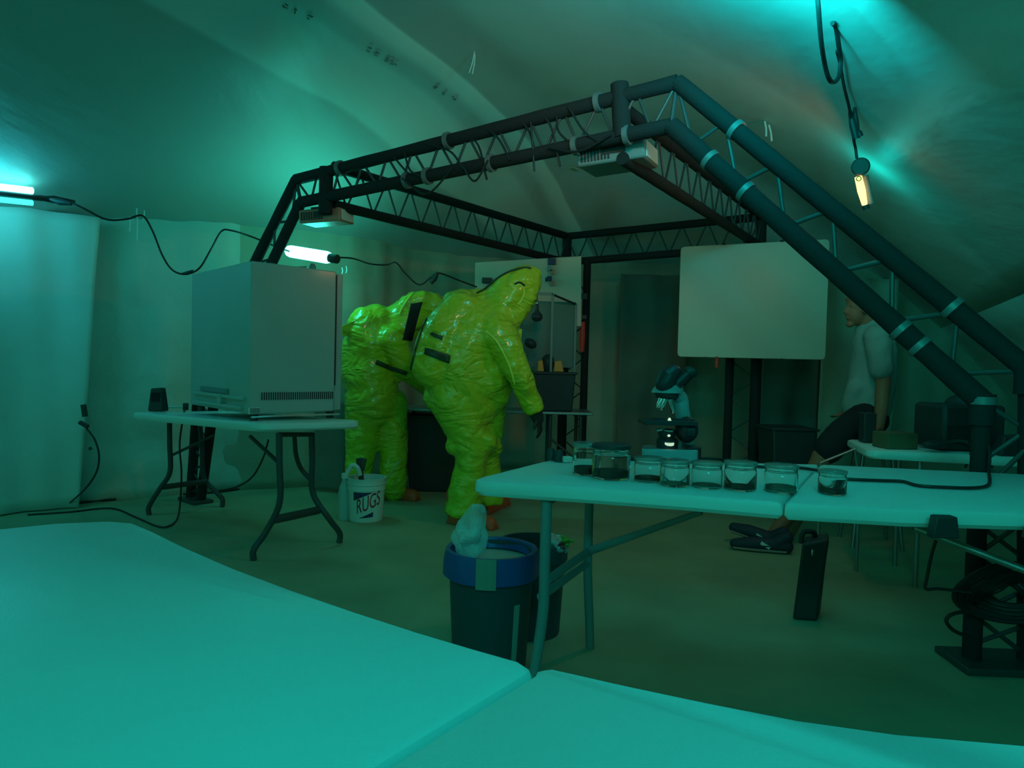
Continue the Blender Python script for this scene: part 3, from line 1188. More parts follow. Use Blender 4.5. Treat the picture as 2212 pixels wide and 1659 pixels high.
# ------------------------------------------------------------------ projectors
def projector(label, quad_c, yaw, w, d, h, red, hang):
    c = Vector(quad_c)
    root = thing('projector', label, 'projector', (c.x, c.y, c.z - h / 2))
    e = Euler((R(4), R(-3), yaw)).to_matrix()
    MB().box(c, (w, d, h), e).build('housing', M_LEGG if not red else M_REDP, root, bevel=.012)
    for k in range(9):
        MB().box(c + e @ Vector((-w * .42 + k * .018, -d / 2 - .002, 0)), (.009, .006, h * .6), e).build('vent_slat', M_BLACK, root)
    MB().box(c + e @ Vector((w * .05, -d / 2 - .003, .01)), (w * .35, .006, h * .35), e).build('connector_panel', M_BLACK, root)
    MB().box(c + e @ Vector((w / 2 + .002, 0, 0)), (.006, d * .8, h * .8), e).build('side_panel', M_WHITE, root, bevel=.002)
    lens = e @ Vector((0, 1, 0))
    MB().tube([c + e @ Vector((w * .25, d / 2 - .01, 0)), c + e @ Vector((w * .25, d / 2 + .03, 0))], h * .36, 20).build('lens', M_BLACK, root)
    MB().box(c + Vector((0, 0, h / 2 + .012)), (w * .6, d * .5, .02), e).build('mount_plate', M_BLACK, root)
    MB().tube([c + Vector((0, 0, h / 2)), Vector(hang)], .02, 10).build('mount_pole', M_BLACK, root)
    return root


c1 = at(1335, 342, 3.72)
projector('pale teal-grey projector hung under the near corner of the truss', c1, R(-25), .36, .30, .10, False, (c1.x, c1.y, 2.28))
c2 = at(706, 470, 4.75)
projector('reddish projector hung under the left corner of the truss above the lamp', c2, R(-12), .30, .22, .09, True, (c2.x + .0, c2.y, 2.2))

# ------------------------------------------------------------------ lamps
def tube_lamp(name, label, a, b, r, strip=True, warm=False, hook=None):
    a, b = Vector(a), Vector(b)
    root = thing(name, label, 'lamp', (a + b) / 2)
    d = (b - a).normalized()
    if strip:
        MB().tube([a - d * .05, b + d * .06], r * .9, 12).build('housing', M_BLACK, root)
        MB().tube([a + Vector((0, 0, -r * 1.7)), b + Vector((0, 0, -r * 1.7))], r * .8, 12).build('tube', M_LAMPC, root)
        MB().tube([a + Vector((0, 0, r * 1.9)), b + Vector((0, 0, r * 1.9))], r * 1.0, 12).build('tube', M_LAMP, root)
        MB().tube([b + d * .05, b + d * .13, b + d * .26], [r * .7, r * 1.2, r * .5], 10).build('end_cap', M_BLACK, root)
    else:
        MB().limb([a, b], [r, r], 16).build('tube', M_LAMP, root)
        MB().tube([b, b + d * .10], r * .75, 12).build('end_cap', M_BLACK, root)
    return root


la, lb = at(-120, 405, 4.15), at(70, 426, 4.55)
tube_lamp('fluorescent_lamp', 'fluorescent work lamp at the left edge, high on the wall', la, lb, .022)
la, lb = at(628, 543, 5.3), at(706, 556, 5.15)
tube_lamp('fluorescent_lamp', 'glaring fluorescent lamp hung just behind the grey cabinet', la, lb, .045, strip=False)

# hanging work lamp on the right
point('wall_glow_fill', WPT + WNR * .17, 1.6, CYAN, 0.05)  # added glow point against the right wall sheet, set apart from the lamp
hc = at(1859, 360, 3.45)
root = thing('work_lamp', 'hanging work lamp with a round black head and an orange glowing tube', 'lamp', hc)
d0 = (Vector(CAMO) - hc).normalized()
e = frame_from(d0)
MB().lathe([(0, -.03), (.03, -.03), (.043, -.02), (.043, .012), (.036, .02), (0, .02)], hc, 28, e).build('lamp_head', M_LEGD, root)
t0_, t1_ = at(1854, 382, 3.46), at(1868, 442, 3.5)
mb = MB()
mb.tube([t0_, (t0_ + t1_) / 2, t1_], [.017, .019, .013], 14)
mb.build('glow_tube', M_LAMPW, root)
t2_, t3_ = at(1868, 380, 3.5), at(1881, 440, 3.52)
MB().tube([t2_, t3_], [.016, .016], 14).build('guard_tube', M_LEGG, root)
MB().tube([at(1869, 444, 3.5), at(1872, 452, 3.5)], .016, 12).build('end_cap', M_BLACK, root)
tt = at(1855, 386, 3.44)
MB().lathe([(.008, -.002), (.013, -.002), (.013, .002), (.008, .002), (.008, -.002)], tt, 16, e).build('hang_ring', M_ORANGE, root)
cp = [hc + Vector((-.02, 0, .04)), at(1848, 320, 3.45), at(1844, 300, 3.42), at(1836, 240, 3.35), at(1824, 190, 3.2), at(1815, 140, 3.0), at(1808, 110, 2.9)]
MB().tube(curve_pts(cp, 6), .007, 8).build('lamp_cord', M_CORD, root)
for (x0, y0, x1, y1, r) in ((1836, 240, 1850, 300, .018), (1846, 232, 1852, 300, .014), (1850, 280, 1858, 296, .018)):
    MB().tube([at(x0, y0, 3.38), at((x0 + x1) / 2, (y0 + y1) / 2, 3.38), at(x1, y1, 3.38)], [r * .5, r, r * .9], 10).build('cord_plug', M_BLACK, root)
cp = [at(1764, -30, 2.5), at(1768, 20, 2.52), at(1774, 90, 2.6), at(1782, 140, 2.7), at(1790, 168, 2.75), at(1800, 178, 2.8), at(1812, 165, 2.85), at(1816, 130, 2.85),
      at(1812, 100, 2.8), at(1806, 60, 2.75), at(1798, 50, 2.7)]
tag(MB().tube(curve_pts(cp, 6), .009, 8).build('extension_cord', M_CORD, loc=cp[3]), 'thick black cord hanging in a loop at the upper right', 'cord')

# cord strung from the wall lamp to the lamp behind the cabinet
cp = [at(105, 430, 4.62), at(150, 437, 4.6), at(180, 450, 4.6), at(230, 474, 4.65), at(275, 473, 4.7), at(308, 466, 4.75), at(330, 500, 4.8), at(350, 550, 4.8), at(372, 583, 4.8), at(400, 592, 4.8),
      at(430, 580, 4.85), at(455, 540, 4.9), at(478, 500, 5.0), at(500, 498, 5.0), at(540, 510, 5.1), at(590, 530, 5.15), at(625, 543, 5.25)]
root = thing('lamp_cord', 'black cord swagged along the left wall between the two fluorescent lamps', 'cord', cp[8])
MB().tube(curve_pts(cp, 6), .0065, 8).build('cord', M_CORD, root)
MB().tube([at(110, 431, 4.6), at(130, 436, 4.6), at(155, 440, 4.6)], [.012, .024, .012], 10).build('plug', M_BLACK, root)
MB().tube([at(393, 592, 4.8), at(405, 590, 4.8), at(418, 585, 4.8)], [.008, .014, .009], 10).build('plug', M_BLACK, root)
cp = [at(712, 556, 5.3), at(760, 558, 5.6), at(800, 570, 5.7), at(835, 572, 5.8), at(855, 567, 5.8), at(875, 590, 5.85), at(905, 615, 5.9), at(930, 600, 5.9), at(948, 590, 5.9), at(990, 605, 6.0), at(1030, 620, 6.1)]
root = thing('lamp_cord', 'black cord drooping from the cabinet lamp toward the rear whiteboard', 'cord', cp[4])
MB().tube(curve_pts(cp, 6), .0065, 8).build('cord', M_CORD, root)
MB().tube([at(930, 612, 5.88), at(938, 602, 5.88), at(946, 588, 5.88)], [.018, .026, .012], 10).build('plug', M_BLACK, root)

def ceil_z_D(x, y):
    d = ray(x, y)
    t = .5
    while t < 12:
        p = CAMO + d * t
        if p.z >= ceil_z(p.x, p.y):
            return p.y
        t += .01
    return 5.0


# white ties hanging from the ceiling
for (lab, pts) in (('pair of thin white ties hanging from the ceiling at top centre', [(1025, 112, 1013, 158), (1026, 118, 1020, 160)]),
                   ('frayed white ties hanging at the right truss leg', [(1652, 262, 1655, 295), (1661, 270, 1667, 305), (1653, 330, 1651, 356)]),
                   ('white cord ties hanging on the left wall near the swagged cord', [(280, 468, 280, 500), (295, 450, 296, 520), (312, 455, 308, 480)]),
                   ('short white tie hanging beside the cabinet lamp', [(739, 578, 739, 592), (748, 575, 748, 590)])):
    D = {'p': 9, 'f': 9, 'w': 4.9, 's': 5.3}[lab[0]]
    if D == 9:
        D = ceil_z_D(pts[0][0], pts[0][1] - 3)
    q = at(pts[0][0], pts[0][1], D)
    root = thing('hanging_tie', lab, 'tie', q)
    for (x0, y0, x1, y1) in pts:
        D = min(D, ceil_z_D(x0, y0)) if lab[0] in 'pf' and y0 < 300 else D
        MB().tube(curve_pts([at(x0, y0, D), at((x0 + x1) / 2 + 1.5, (y0 + y1) / 2, D), at(x1, y1, D)], 4), .006 if lab[0] == 'f' else .004, 6).build('strand', M_WHITE, root)

# ------------------------------------------------------------------ whiteboards
tl, bl = at(1465, 533, 5.62), at(1463, 772, 5.62)
brr, trr = at(1783, 776, 5.36), at(1783, 516, 5.36)
bl.z = brr.z = (bl.z + brr.z) / 2
root = thing('whiteboard', 'large blank whiteboard hung at the right rear of the truss', 'whiteboard', ((bl.x + brr.x) / 2, (bl.y + brr.y) / 2, bl.z))
ex = (brr - bl)
W_ = ex.length
ex.normalize()
ez = Vector((0, 0, 1))
Hb0, Hb1 = tl.z - bl.z, trr.z - brr.z
pts = round_poly([Vector((0, 0)), Vector((W_, 0)), Vector((W_, Hb1)), Vector((0, Hb0))], .035)
nrm_ = ex.cross(ez).normalized()
mb = MB()
mb.prism([bl + ex * p.x + ez * p.y for p in pts], nrm_ * -.02)
mb.build('board_panel', M_BOARD, root, bevel=.004)
for u_, top_ in ((.2, 0), (.72, 0), (.3, 1), (.69, 1)):
    p = bl + ex * (W_ * u_) + ez * ((Hb0 * (1 - u_) + Hb1 * u_) * top_ + (-.004 if not top_ else .004)) - nrm_ * .0
    MB().box(p, (.022, .03, .014)).build('clip', M_BLACK, root)
p = at(1548, 786, 5.5)
root = thing('red_marker', 'small red marker dangling under the large whiteboard', 'marker', p)
MB().tube([p + Vector((0, 0, -.03)), p + Vector((0, 0, .04))], .015, 10).build('marker_body', M_RED, root)
MB().tube([p + Vector((0, 0, .04)), p + Vector((0, 0, .06))], .008, 10).build('marker_cap', M_RED, root)

tl, tr_, bl, br_ = at(1026, 567, 6.35), at(1256, 553, 6.25), at(1026, 705, 6.35), at(1256, 705, 6.25)
root = thing('whiteboard', 'grey-looking whiteboard behind the bending hooded figure', 'whiteboard', ((bl.x + br_.x) / 2, bl.y, bl.z))
mb = MB()
mb.hexa([bl, br_, br_ + Vector((0, .02, 0)), bl + Vector((0, .02, 0)), tl, tr_, tr_ + Vector((0, .02, 0)), tl + Vector((0, .02, 0))])
mb.build('board_panel', M_BOARD, root, bevel=.004)
p = at(1192, 565, 6.26)
MB().box(p, (.072, .02, .06)).build('top_clip', M_NAVY, root)
p0 = at(1190, 585, 6.25)
for i, (y, mt) in enumerate(((580, M_LEGG), (588, M_REDP), (602, M_NAVY), (612, M_REDP))):
    p = at(1190 + (3 if i % 2 else -3), y, 6.25)
    MB().box(p, (.04, .02, .045)).build('magnet_strip', mt, root)
p = at(1052, 606, 6.3)
MB().box(p, (.09, .04, .05)).build('board_eraser', M_BLACK, root, bevel=.006)
tag(MB().tube([at(1178, 604, 6.2), at(1182, 604, 6.2)], .018, 12).build('magnet', M_BLACK, loc=at(1180, 604, 6.2)), 'round black magnet on the rear whiteboard beside the hood', 'magnet')

p0, p1 = at(1259, 695, 6.4), at(1257, 760, 6.4)
tag(MB().tube([p0, (p0 + p1) / 2, p1], [.022, .026, .02], 8, flat=.4).build('red_strap', M_RED, loc=p1), 'red strap hanging on the back wall right of the glass stand', 'strap')
p0 = at(1262, 640, 6.4)
tag(MB().box(p0, (.05, .03, .05)).build('wall_hook', M_BLACK, loc=p0), 'upper black hook above the red strap', 'hook')
p0 = at(1261, 685, 6.4)
tag(MB().box(p0, (.05, .03, .035)).build('wall_hook', M_BLACK, loc=p0), 'lower black hook right above the red strap', 'hook')

# ------------------------------------------------------------------ rear work table and things on it
zt2 = 0.73
x0, x1 = at(862, 886, 6.0).x, at(1278, 886, 6.0).x
root = thing('steel_table', 'grey steel-topped work table behind the two suited figures', 'table', ((x0 + x1) / 2, 6.1, 0))
MB().box(((x0 + x1) / 2, 6.13, zt2 - .012), (x1 - x0, .50, .024)).build('tabletop', M_STEEL, root, bevel=.006)
for xx in (x0 + .08, x1 - .36, x1 - .1):
    for yy in (5.93, 6.33):
        MB().tube([(xx, yy, zt2 - .02), (xx, yy, 0)], .016, 10).build('leg', M_LEGD, root)
MB().tube([(x1 - .36, 5.93, .5), (x1 - .1, 5.93, .3)], .01, 8).build('brace', M_LEGD, root)
# black tub on the table
b0, b1 = at(1143, 886, 6.0), at(1240, 886, 6.0)
tub = thing('black_tub', 'deep black tub on the steel table right of the hooded figure', 'tub', ((b0.x + b1.x) / 2, 6.08, zt2))
zt3 = at(1190, 806, 5.95).z
mb = MB()
mb.hexa([Vector(v) for v in ((b0.x + .03, 5.95, zt2), (b1.x - .02, 5.95, zt2), (b1.x - .02, 6.22, zt2), (b0.x + .03, 6.22, zt2),
                             (b0.x, 5.92, zt3), (b1.x, 5.92, zt3), (b1.x, 6.26, zt3), (b0.x, 6.26, zt3))])
mb.build('tub_body', M_BLACK, tub, bevel=.012)
MB().box(((b0.x + b1.x) / 2, 6.09, zt3), (b1.x - b0.x + .03, .37, .02)).build('tub_lid', M_BLACK, tub, bevel=.006)
# glass stand on the tub
gs = thing('glass_stand', 'chrome-framed glass display stand on the black tub', 'stand', ((b0.x + b1.x) / 2, 6.1, zt3 + .01))
zt4 = at(1192, 634, 6.0).z
xa, xb, xc = at(1120, 700, 6.0).x, at(1192, 700, 6.0).x, at(1243, 700, 6.2).x
for (xx, yy, tt_) in ((xb, 5.98, zt4), (xa, 5.98, zt4), (xc, 6.2, zt4 - .06), (xa, 6.2, zt4 - .05)):
    MB().box((xx, yy, (zt3 + .01 + tt_) / 2), (.022, .022, tt_ - zt3 - .01)).build('post', M_LEGG, gs, bevel=.003)
MB().box(((xa + xb) / 2, 5.98, zt4 - .005), (xb - xa, .022, .024)).build('rail', M_LEGG, gs)
MB().tube([(xb, 5.98, zt4 - .01), (xc, 6.2, zt4 - .07)], .010, 8).build('rail', M_BLACK, gs)
MB().box(((xa + xc) / 2, 6.21, (zt3 + zt4) / 2), (xc - xa, .006, zt4 - zt3 - .1)).build('back_pane', mat('tinted_pane', (.16, .22, .20), .6, spec=.2), gs)
p = at(1160, 682, 5.9)
fl_ = thing('round_flask', 'small dark round flask hanging in the glass stand', 'flask', p)
MB().lathe([(0, -.05), (.03, -.045), (.048, -.02), (.045, .01), (.02, .035), (.012, .06), (.012, .09), (0, .09)], p, 20).build('flask_body', M_BLACK, fl_)
MB().ell(p + Vector((-.002, 0, .105)), (.014, .014, .016)).build('stopper', M_CHROME, fl_)
MB().tube([p + Vector((0, 0, .10)), (p.x, p.y, zt4 - .01)], .003, 6).build('hang_wire', M_CORD, fl_)
p = at(1146, 742, 5.9)
tag(MB().ell((p.x, p.y, p.z), (.055, .04, .04), (0, .5, 0)).build('dark_glove', M_BLACK, loc=p), 'dark glove clipped at mid height on the glass stand', 'glove')
zb_ = zt3 + .012
p = at(1184, 790, 6.02)
tag(MB().lathe([(0, zb_), (.04, zb_), (.055, zb_ + .06), (.05, zb_ + .12), (.02, zb_ + .15), (0, zb_ + .15)], (p.x, 6.06, 0), 18).build('black_jar', M_BLACK, loc=(p.x, 6.06, zb_)),
    'squat black jar on the tub behind the chrome post', 'jar')
for (x, col, lab) in ((1168, M_ORANGE, 'left orange container on the tub, partly behind the glove'), (1207, M_ORANGE, 'orange pouch on the tub just right of the chrome post')):
    p = at(x, 795, 5.99)
    mb = MB()
    w2 = .03 if x < 1180 else .045
    mb.hexa([Vector((p.x + a, 6.0 + b, zb_ + c)) for a, b, c in ((-w2, -.02, 0), (w2, -.02, 0), (w2, .02, 0), (-w2, .02, 0), (-w2 * .8, -.01, .09), (w2 * .5, -.01, .1), (w2 * .5, .01, .1), (-w2 * .8, .01, .09))])
    tag(mb.build('orange_pouch', col, loc=(p.x, 6.0, zb_), bevel=.006), lab, 'container')
# black bin under the table
q0, q1 = at(882, 1030, 6.1), at(985, 1030, 6.1)
root = thing('storage_bin', 'large black storage bin standing on the floor between the two suited figures', 'bin', ((q0.x + q1.x) / 2, 6.2, 0))
zt5 = at(930, 893, 6.0).z
mb = MB()
mb.hexa([Vector(v) for v in ((q0.x + .02, 6.0, .0), (q1.x + .02, 6.0, .0), (q1.x + .02, 6.45, .0), (q0.x + .02, 6.45, .0),
                             (q0.x - .02, 5.97, zt5 - .03), (q1.x + .05, 5.97, zt5 - .03), (q1.x + .05, 6.48, zt5 - .03), (q0.x - .02, 6.48, zt5 - .03))])
mb.build('bin_body', M_BLACK, root, bevel=.012)
MB().box(((q0.x + q1.x) / 2 + .015, 6.22, zt5 - .03), (q1.x - q0.x + .10, .53, .025)).build('bin_lid', M_BLACK, root, bevel=.008)
# black tub right rear
q0, q1 = at(1660, 995, 5.3), at(1748, 995, 5.3)
zt6 = at(1700, 928, 5.2).z
root = thing('storage_tub', 'black storage tub on the floor behind the man, below the near-black curtain', 'tub', ((q0.x + q1.x) / 2, 5.4, 0))
mb = MB()
mb.hexa([Vector(v) for v in ((q0.x + .03, 5.22, .0), (q1.x - .03, 5.22, .0), (q1.x - .03, 5.5, .0), (q0.x + .03, 5.5, .0),
                             (q0.x - .01, 5.2, zt6), (q1.x + .01, 5.2, zt6), (q1.x + .01, 5.55, zt6), (q0.x - .01, 5.55, zt6))])
mb.build('tub_body', M_BLACK, root, bevel=.012)
MB().box(((q0.x + q1.x) / 2, 5.375, zt6), (q1.x - q0.x + .05, .38, .02)).build('tub_rim', M_BLACK, root, bevel=.006)

# ------------------------------------------------------------------ equipment on the right rear table
p = rt_pt(.48, .28)
root = thing('black_printer', 'bulky black machine with a humped top on the right rear table', 'machine', p)
MB().box(p + Vector((0.02, 0, .13)), (.34, .26, .24), (0, 0, .05)).build('machine_body', M_BLACK, root, bevel=.02)
MB().ell(p + Vector((.06, 0, .25)), (.10, .10, .055)).build('machine_hump', M_BLACK, root)
MB().box(p + Vector((-.02, -.14, .10)), (.2, .02, .08)).build('machine_panel', M_FOAM, root)
p = rt_pt(.17, .18)
tag(MB().box(p + Vector((0, 0, .045)), (.17, .14, .085), (0, 0, .1)).build('cardboard_box', mat('cardboard', (.17, .12, .06), .8, var=.2), loc=p, bevel=.004),
    'low brown box at the left end of the right rear table', 'box')
p = rt_pt(.08, .42)
tag(MB().box(p + Vector((0, 0, .09)), (.07, .07, .17)).build('black_canister', M_BLACK, loc=p, bevel=.006), 'small black canister behind the brown box', 'canister')
p = rt_pt(.34, .09, .012)
root = thing('headset', 'black headset lying on the right rear table, cord over the edge', 'headset', p)
MB().ell(p + Vector((0, 0, .025)), (.07, .045, .022)).build('ear_pad', M_BLACK, root)
MB().tube(curve_pts([p + Vector((.03, 0, .03)), p + Vector((.12, -.01, .05)), p + Vector((.19, -.03, .03))], 5), .010, 8).build('headband', M_BLACK, root)
e0 = p + Vector((.16, -.03, .045))
MB().tube(curve_pts([e0, e0 + Vector((-.03, -.06, -.04)), e0 + Vector((-.07, -.08, -.12))], 5), .006, 8).build('cord', M_CORD, root)
MB().tube(curve_pts([e0, e0 + Vector((.04, -.05, -.03)), e0 + Vector((.07, -.075, -.12))], 5), .006, 8).build('cord', M_CORD, root)
p = rt_pt(.68, .10)
mb = MB()
mb.hexa([p + Vector(v) for v in ((-.08, -.05, 0), (.08, -.05, 0), (.08, .05, 0), (-.08, .05, 0), (-.05, -.03, .10), (.05, -.03, .11), (.05, .03, .11), (-.05, .03, .10))])
tag(mb.build('black_case', M_BLACK, loc=p, bevel=.01), 'wedge-shaped black case next to the truss column', 'case')
p = rt_pt(1.0, .3)
root = thing('black_bag', 'slumped black bag at the far right of the right rear table', 'bag', p)
MB().ell(p + Vector((0, 0, .09)), (.16, .12, .088)).build('bag_body', M_BLACK, root)
MB().tube(curve_pts([p + Vector((-.1, 0, .15)), p + Vector((0, 0, .22)), p + Vector((.1, 0, .15))], 5), .01, 8).build('bag_handle', M_BLACK, root)

# ------------------------------------------------------------------ jars
def jar(label, cx, basey, wpx, hpx, lid, fill, soil, fcol=M_SOIL):
    b = on_z(cx, basey - wpx * .10, zm)
    s = b.y / F
    r = wpx * s / 2
    h = hpx * s * 0.93
    root = thing('glass_jar', label, 'jar', (b.x, b.y, zm), 'jars on the middle table')
    z = zm + .0008
    out = [(0, z), (r * .90, z), (r * .97, z + h * .05), (r * .97, z + h * .66), (r * .91, z + h * .72), (r * .94, z + h * .745), (r * .91, z + h * .77), (r * .94, z + h * .80), (r * .91, z + h * .83), (r * .90, z + h * .93)]
    inn = [(r * .84, z + h * .93), (r * .84, z + h * .74), (r * .91, z + h * .66), (r * .91, z + h * .07), (r * .86, z + h * .04), (0, z + h * .04)]
    MB().lathe(out + inn, (b.x, b.y, 0), 28).build('glass_body', M_GLASS, root)
    MB().lathe([(0, z + h * .99), (r * .95, z + h * .99), (r * 1.0, z + h * .97), (r * 1.0, z + h * .87), (r * .97, z + h * .865), (r * .96, z + h * .88), (r * .96, z + h * .945), (0, z + h * .945)],
               (b.x, b.y, 0), 28).build('lid', lid, root)
    if soil:
        MB().lathe([(0, z + h * .045), (r * .84, z + h * .045), (r * .88, z + h * .08), (r * .88, z + h * fill), (r * .3, z + h * fill * .9), (0, z + h * fill * .85)],
                   (b.x, b.y, 0), 20, wob=.02).build('contents', fcol, root)
    return root


M_LIDS = mat('tin_lid', (.35, .42, .40), .18, metal=.4, alpha=.55)
M_GREY = mat('grey_sediment', (.14, .14, .11), .9, bump=.6, bscale=80)
jar('large clear jar with a metal lid, behind the black-lidded one', 1266, 1030, 62, 74, M_LIDS, .22, True)
jar('wide jar with a black lid and dark brown soil', 1319, 1041, 85, 80, M_BLACK, .26, True)
jar('small jar, leftmost of the six small ones, thin dark layer inside', 1401, 1045, 66, 56, M_LIDS, .16, True)
jar('small jar directly in front of the microscope base, second of the small ones', 1457, 1055, 66, 60, M_LIDS, .15, True, M_GREY)
jar('small jar with only a trace of sediment, third of the small ones', 1526, 1059, 68, 60, M_LIDS, .10, True, M_GREY)
jar('small jar with reddish soil under its rounded lid, fourth of the small ones', 1598, 1064, 71, 66, M_LIDS, .18, True)
jar('small jar right over the seam of the two tables', 1686, 1069, 72, 64, M_LIDS, .2, True, M_GREY)
jar('smallest jar, alone at the right past the table seam, dark lump inside', 1797, 1073, 60, 56, M_LIDS, .22, True)

p = on_z(1225, 999, zm)
tag(MB().box(p + Vector((0, 0, .012)), (.035, .03, .022), (0, 0, .2)).build('white_dispenser', M_WHITE, loc=p, bevel=.004), 'tiny white box on the table left of the jars', 'box')
for x, lab in ((1190, 'black stub at the left back edge of the jar table'), (1207, 'second black stub beside the tiny white box')):
    p = on_z(x, 994 + (x - 1190) * .2, zm)
    root = thing('black_stub', lab, 'stub', p)  # plain black lump, shaped like a plug
    MB().lathe([(0, .0), (.018, .0), (.018, .03), (.012, .045), (0, .045)], p, 14).build('stub_body', M_BLACK, root)
# cable over the middle tables
cp = [on_z(1330, 992, zm + .006), on_z(1480, 990, zm + .006), on_z(1545, 991, zm + .007), on_z(1600, 999, zm + .007), on_z(1640, 1008, zm + .007), on_z(1700, 1008, zm + .007), on_z(1765, 1016, zm + .007), on_z(1800, 1030, zm + .007),
      on_z(1832, 1035, zm + .007), on_z(1900, 1038, zm + .007), on_z(1950, 1040, zm + .007), on_z(1985, 1049, zm + .007), on_z(2050, 1053, zm + .007), on_z(2100, 1054, zm + .007), on_z(2130, 1050, zm + .007), on_z(2138, 1040, zm + .007), on_z(2136, 1018, zm + .012),
      at(2138, 990, 2.60), at(2136, 960, 2.60)]
tag(MB().tube(curve_pts(cp, 5), .0055, 8).build('black_cable', M_CORD, loc=cp[6]), 'long black cable running over both jar tables to the truss column', 'cable')

# ------------------------------------------------------------------ microscope
mc = on_z(1440, 996, zm)
Dm = 2.74


def mp(x, y, dd=0.0):
    return at(x, y, Dm + dd)


root = thing('microscope', 'compound microscope with a dark eyepiece head, standing behind the small jars', 'microscope', (mp(1440, 985).x, Dm, zm))
M_MIC = mat('microscope_enamel', (.30, .36, .38), .35, coat=.3)
M_MICD = mat('microscope_dark', (.02, .025, .03), .45)
sp = Dm / F
bc = mp(1440, 980)
mb = MB()
bw = 62 * sp
poly = round_poly([Vector((bc.x - bw, Dm - .07)), Vector((bc.x + bw, Dm - .07)), Vector((bc.x + bw * .9, Dm + .08)), Vector((bc.x - bw * .7, Dm + .08))], .03)
mb.prism(poly, zm + .003, zm + .048)
mb.build('base', M_MIC, root, bevel=.006)
poly = round_poly([Vector((bc.x + bw * .55, Dm - .06)), Vector((bc.x + bw * 1.12, Dm - .05)), Vector((bc.x + bw * 1.1, Dm + .06)), Vector((bc.x + bw * .6, Dm + .06))], .02)
MB().prism(poly, zm + .004, zm + .058).build('power_switch_box', M_MICD, root, bevel=.006)
# lamp housing and condenser
c = mp(1440, 950)
MB().lathe([(0, zm + .045), (.042, zm + .045), (.042, zm + .08), (.034, zm + .088), (0, zm + .088)], (c.x, Dm - .01, 0), 20).build('lamp_housing', M_MICD, root)
zc = mp(1440, 955).z
MB().lathe([(0, -.003), (.018, -.003), (.018, .003), (0, .003)], (c.x, Dm - .05, zc), 18, Euler((R(18), 0, 0)).to_matrix()).build('field_lens', M_GLOW, root)
zc2 = mp(1440, 927).z
MB().lathe([(0, zc2 - .045), (.028, zc2 - .045), (.034, zc2 - .02), (.034, zc2 - .004), (0, zc2 - .004)], (c.x, Dm, 0), 20).build('condenser', M_MICD, root)
MB().lathe([(.0, -.002), (.021, -.002), (.021, .003), (0, .003)], (c.x, Dm - .034, zc2 - .001), 18, Euler((R(6), 0, 0)).to_matrix()).build('condenser_ring', M_CHROME, root)
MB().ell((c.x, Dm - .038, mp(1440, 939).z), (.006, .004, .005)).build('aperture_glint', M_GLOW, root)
MB().tube([mp(1418, 930, -.02), mp(1430, 928, -.02)], .007, 10).build('condenser_knob', M_STEEL, root)
# stage
st = mp(1441, 911)
MB().box((st.x, Dm, st.z), (112 * sp, .15, .018)).build('stage', M_MICD, root, bevel=.003)
MB().box((st.x + .02, Dm - .02, st.z + .012), (.16, .03, .006)).build('specimen_holder', M_MICD, root)
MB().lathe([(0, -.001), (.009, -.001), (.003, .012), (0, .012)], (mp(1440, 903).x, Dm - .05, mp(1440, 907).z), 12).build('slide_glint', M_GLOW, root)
# arm
ax = mp(1468, 860, .05)
pts = [mp(1480, 985, .06), mp(1484, 940, .06), mp(1478, 915, .06), mp(1473, 885, .05), mp(1470, 862, .05), mp(1456, 852, .03), mp(1430, 852, .0)]
MB().tube(curve_pts(pts, 5), [.03] * 12 + [.03] * (len(curve_pts(pts, 5)) - 12), 14).build('arm', M_MIC, root)
MB().ell(mp(1483, 928, .0), (.045, .05, .052)).build('focus_knob', M_MICD, root)
MB().tube([mp(1480, 930, -.03), mp(1498, 930, -.03)], .028, 18).build('focus_knob', M_MICD, root)
# nosepiece, objectives
n0 = mp(1440, 856)
MB().lathe([(0, -.01), (.040, -.01), (.046, .0), (.046, .018), (.036, .026), (0, .026)], n0, 22, Euler((R(-8), R(8), 0)).to_matrix()).build('nosepiece', M_MICD, root)
for (x0, y0, x1, y1) in ((1448, 862, 1454, 893), (1430, 862, 1420, 882), (1436, 862, 1428, 886)):
    a, b = mp(x0, y0, -.02), mp(x1, y1, -.02)
    MB().tube([a, a * .4 + b * .6, b], [.013, .012, .006], 14).build('objective', M_CHROME, root)
# head
h0 = mp(1440, 846)
MB().lathe([(0, -.004), (.060, -.004), (.054, .010), (.044, .022), (0, .022)], h0, 26).build('head_base', M_MIC, root)
MB().tube(curve_pts([mp(1450, 842, .0), mp(1455, 828, .0), mp(1462, 815, .0)], 4), [.045] * 3 + [.04] * 3 + [.03] * (len(curve_pts([(0, 0, 0), (0, 0, 1), (0, 0, 2)], 4)) - 6), 18).build('head', M_MIC, root)
MB().limb([mp(1434, 830, -.03), mp(1444, 815, -.03), mp(1456, 804, -.02)], [.034, .040, .030], 20).build('prism_housing', M_MICD, root)
for dd, x in ((-.03, 0), (.035, 6)):
    a, b, b2 = mp(1460 + x, 830, dd), mp(1486 + x, 806, dd), mp(1493 + x, 799, dd)
    MB().tube([a, b], [.024, .020], 16).build('eyepiece', M_MICD, root)
    MB().tube([b, b2], [.024, .022], 16).build('eyecup', M_BLACK, root)

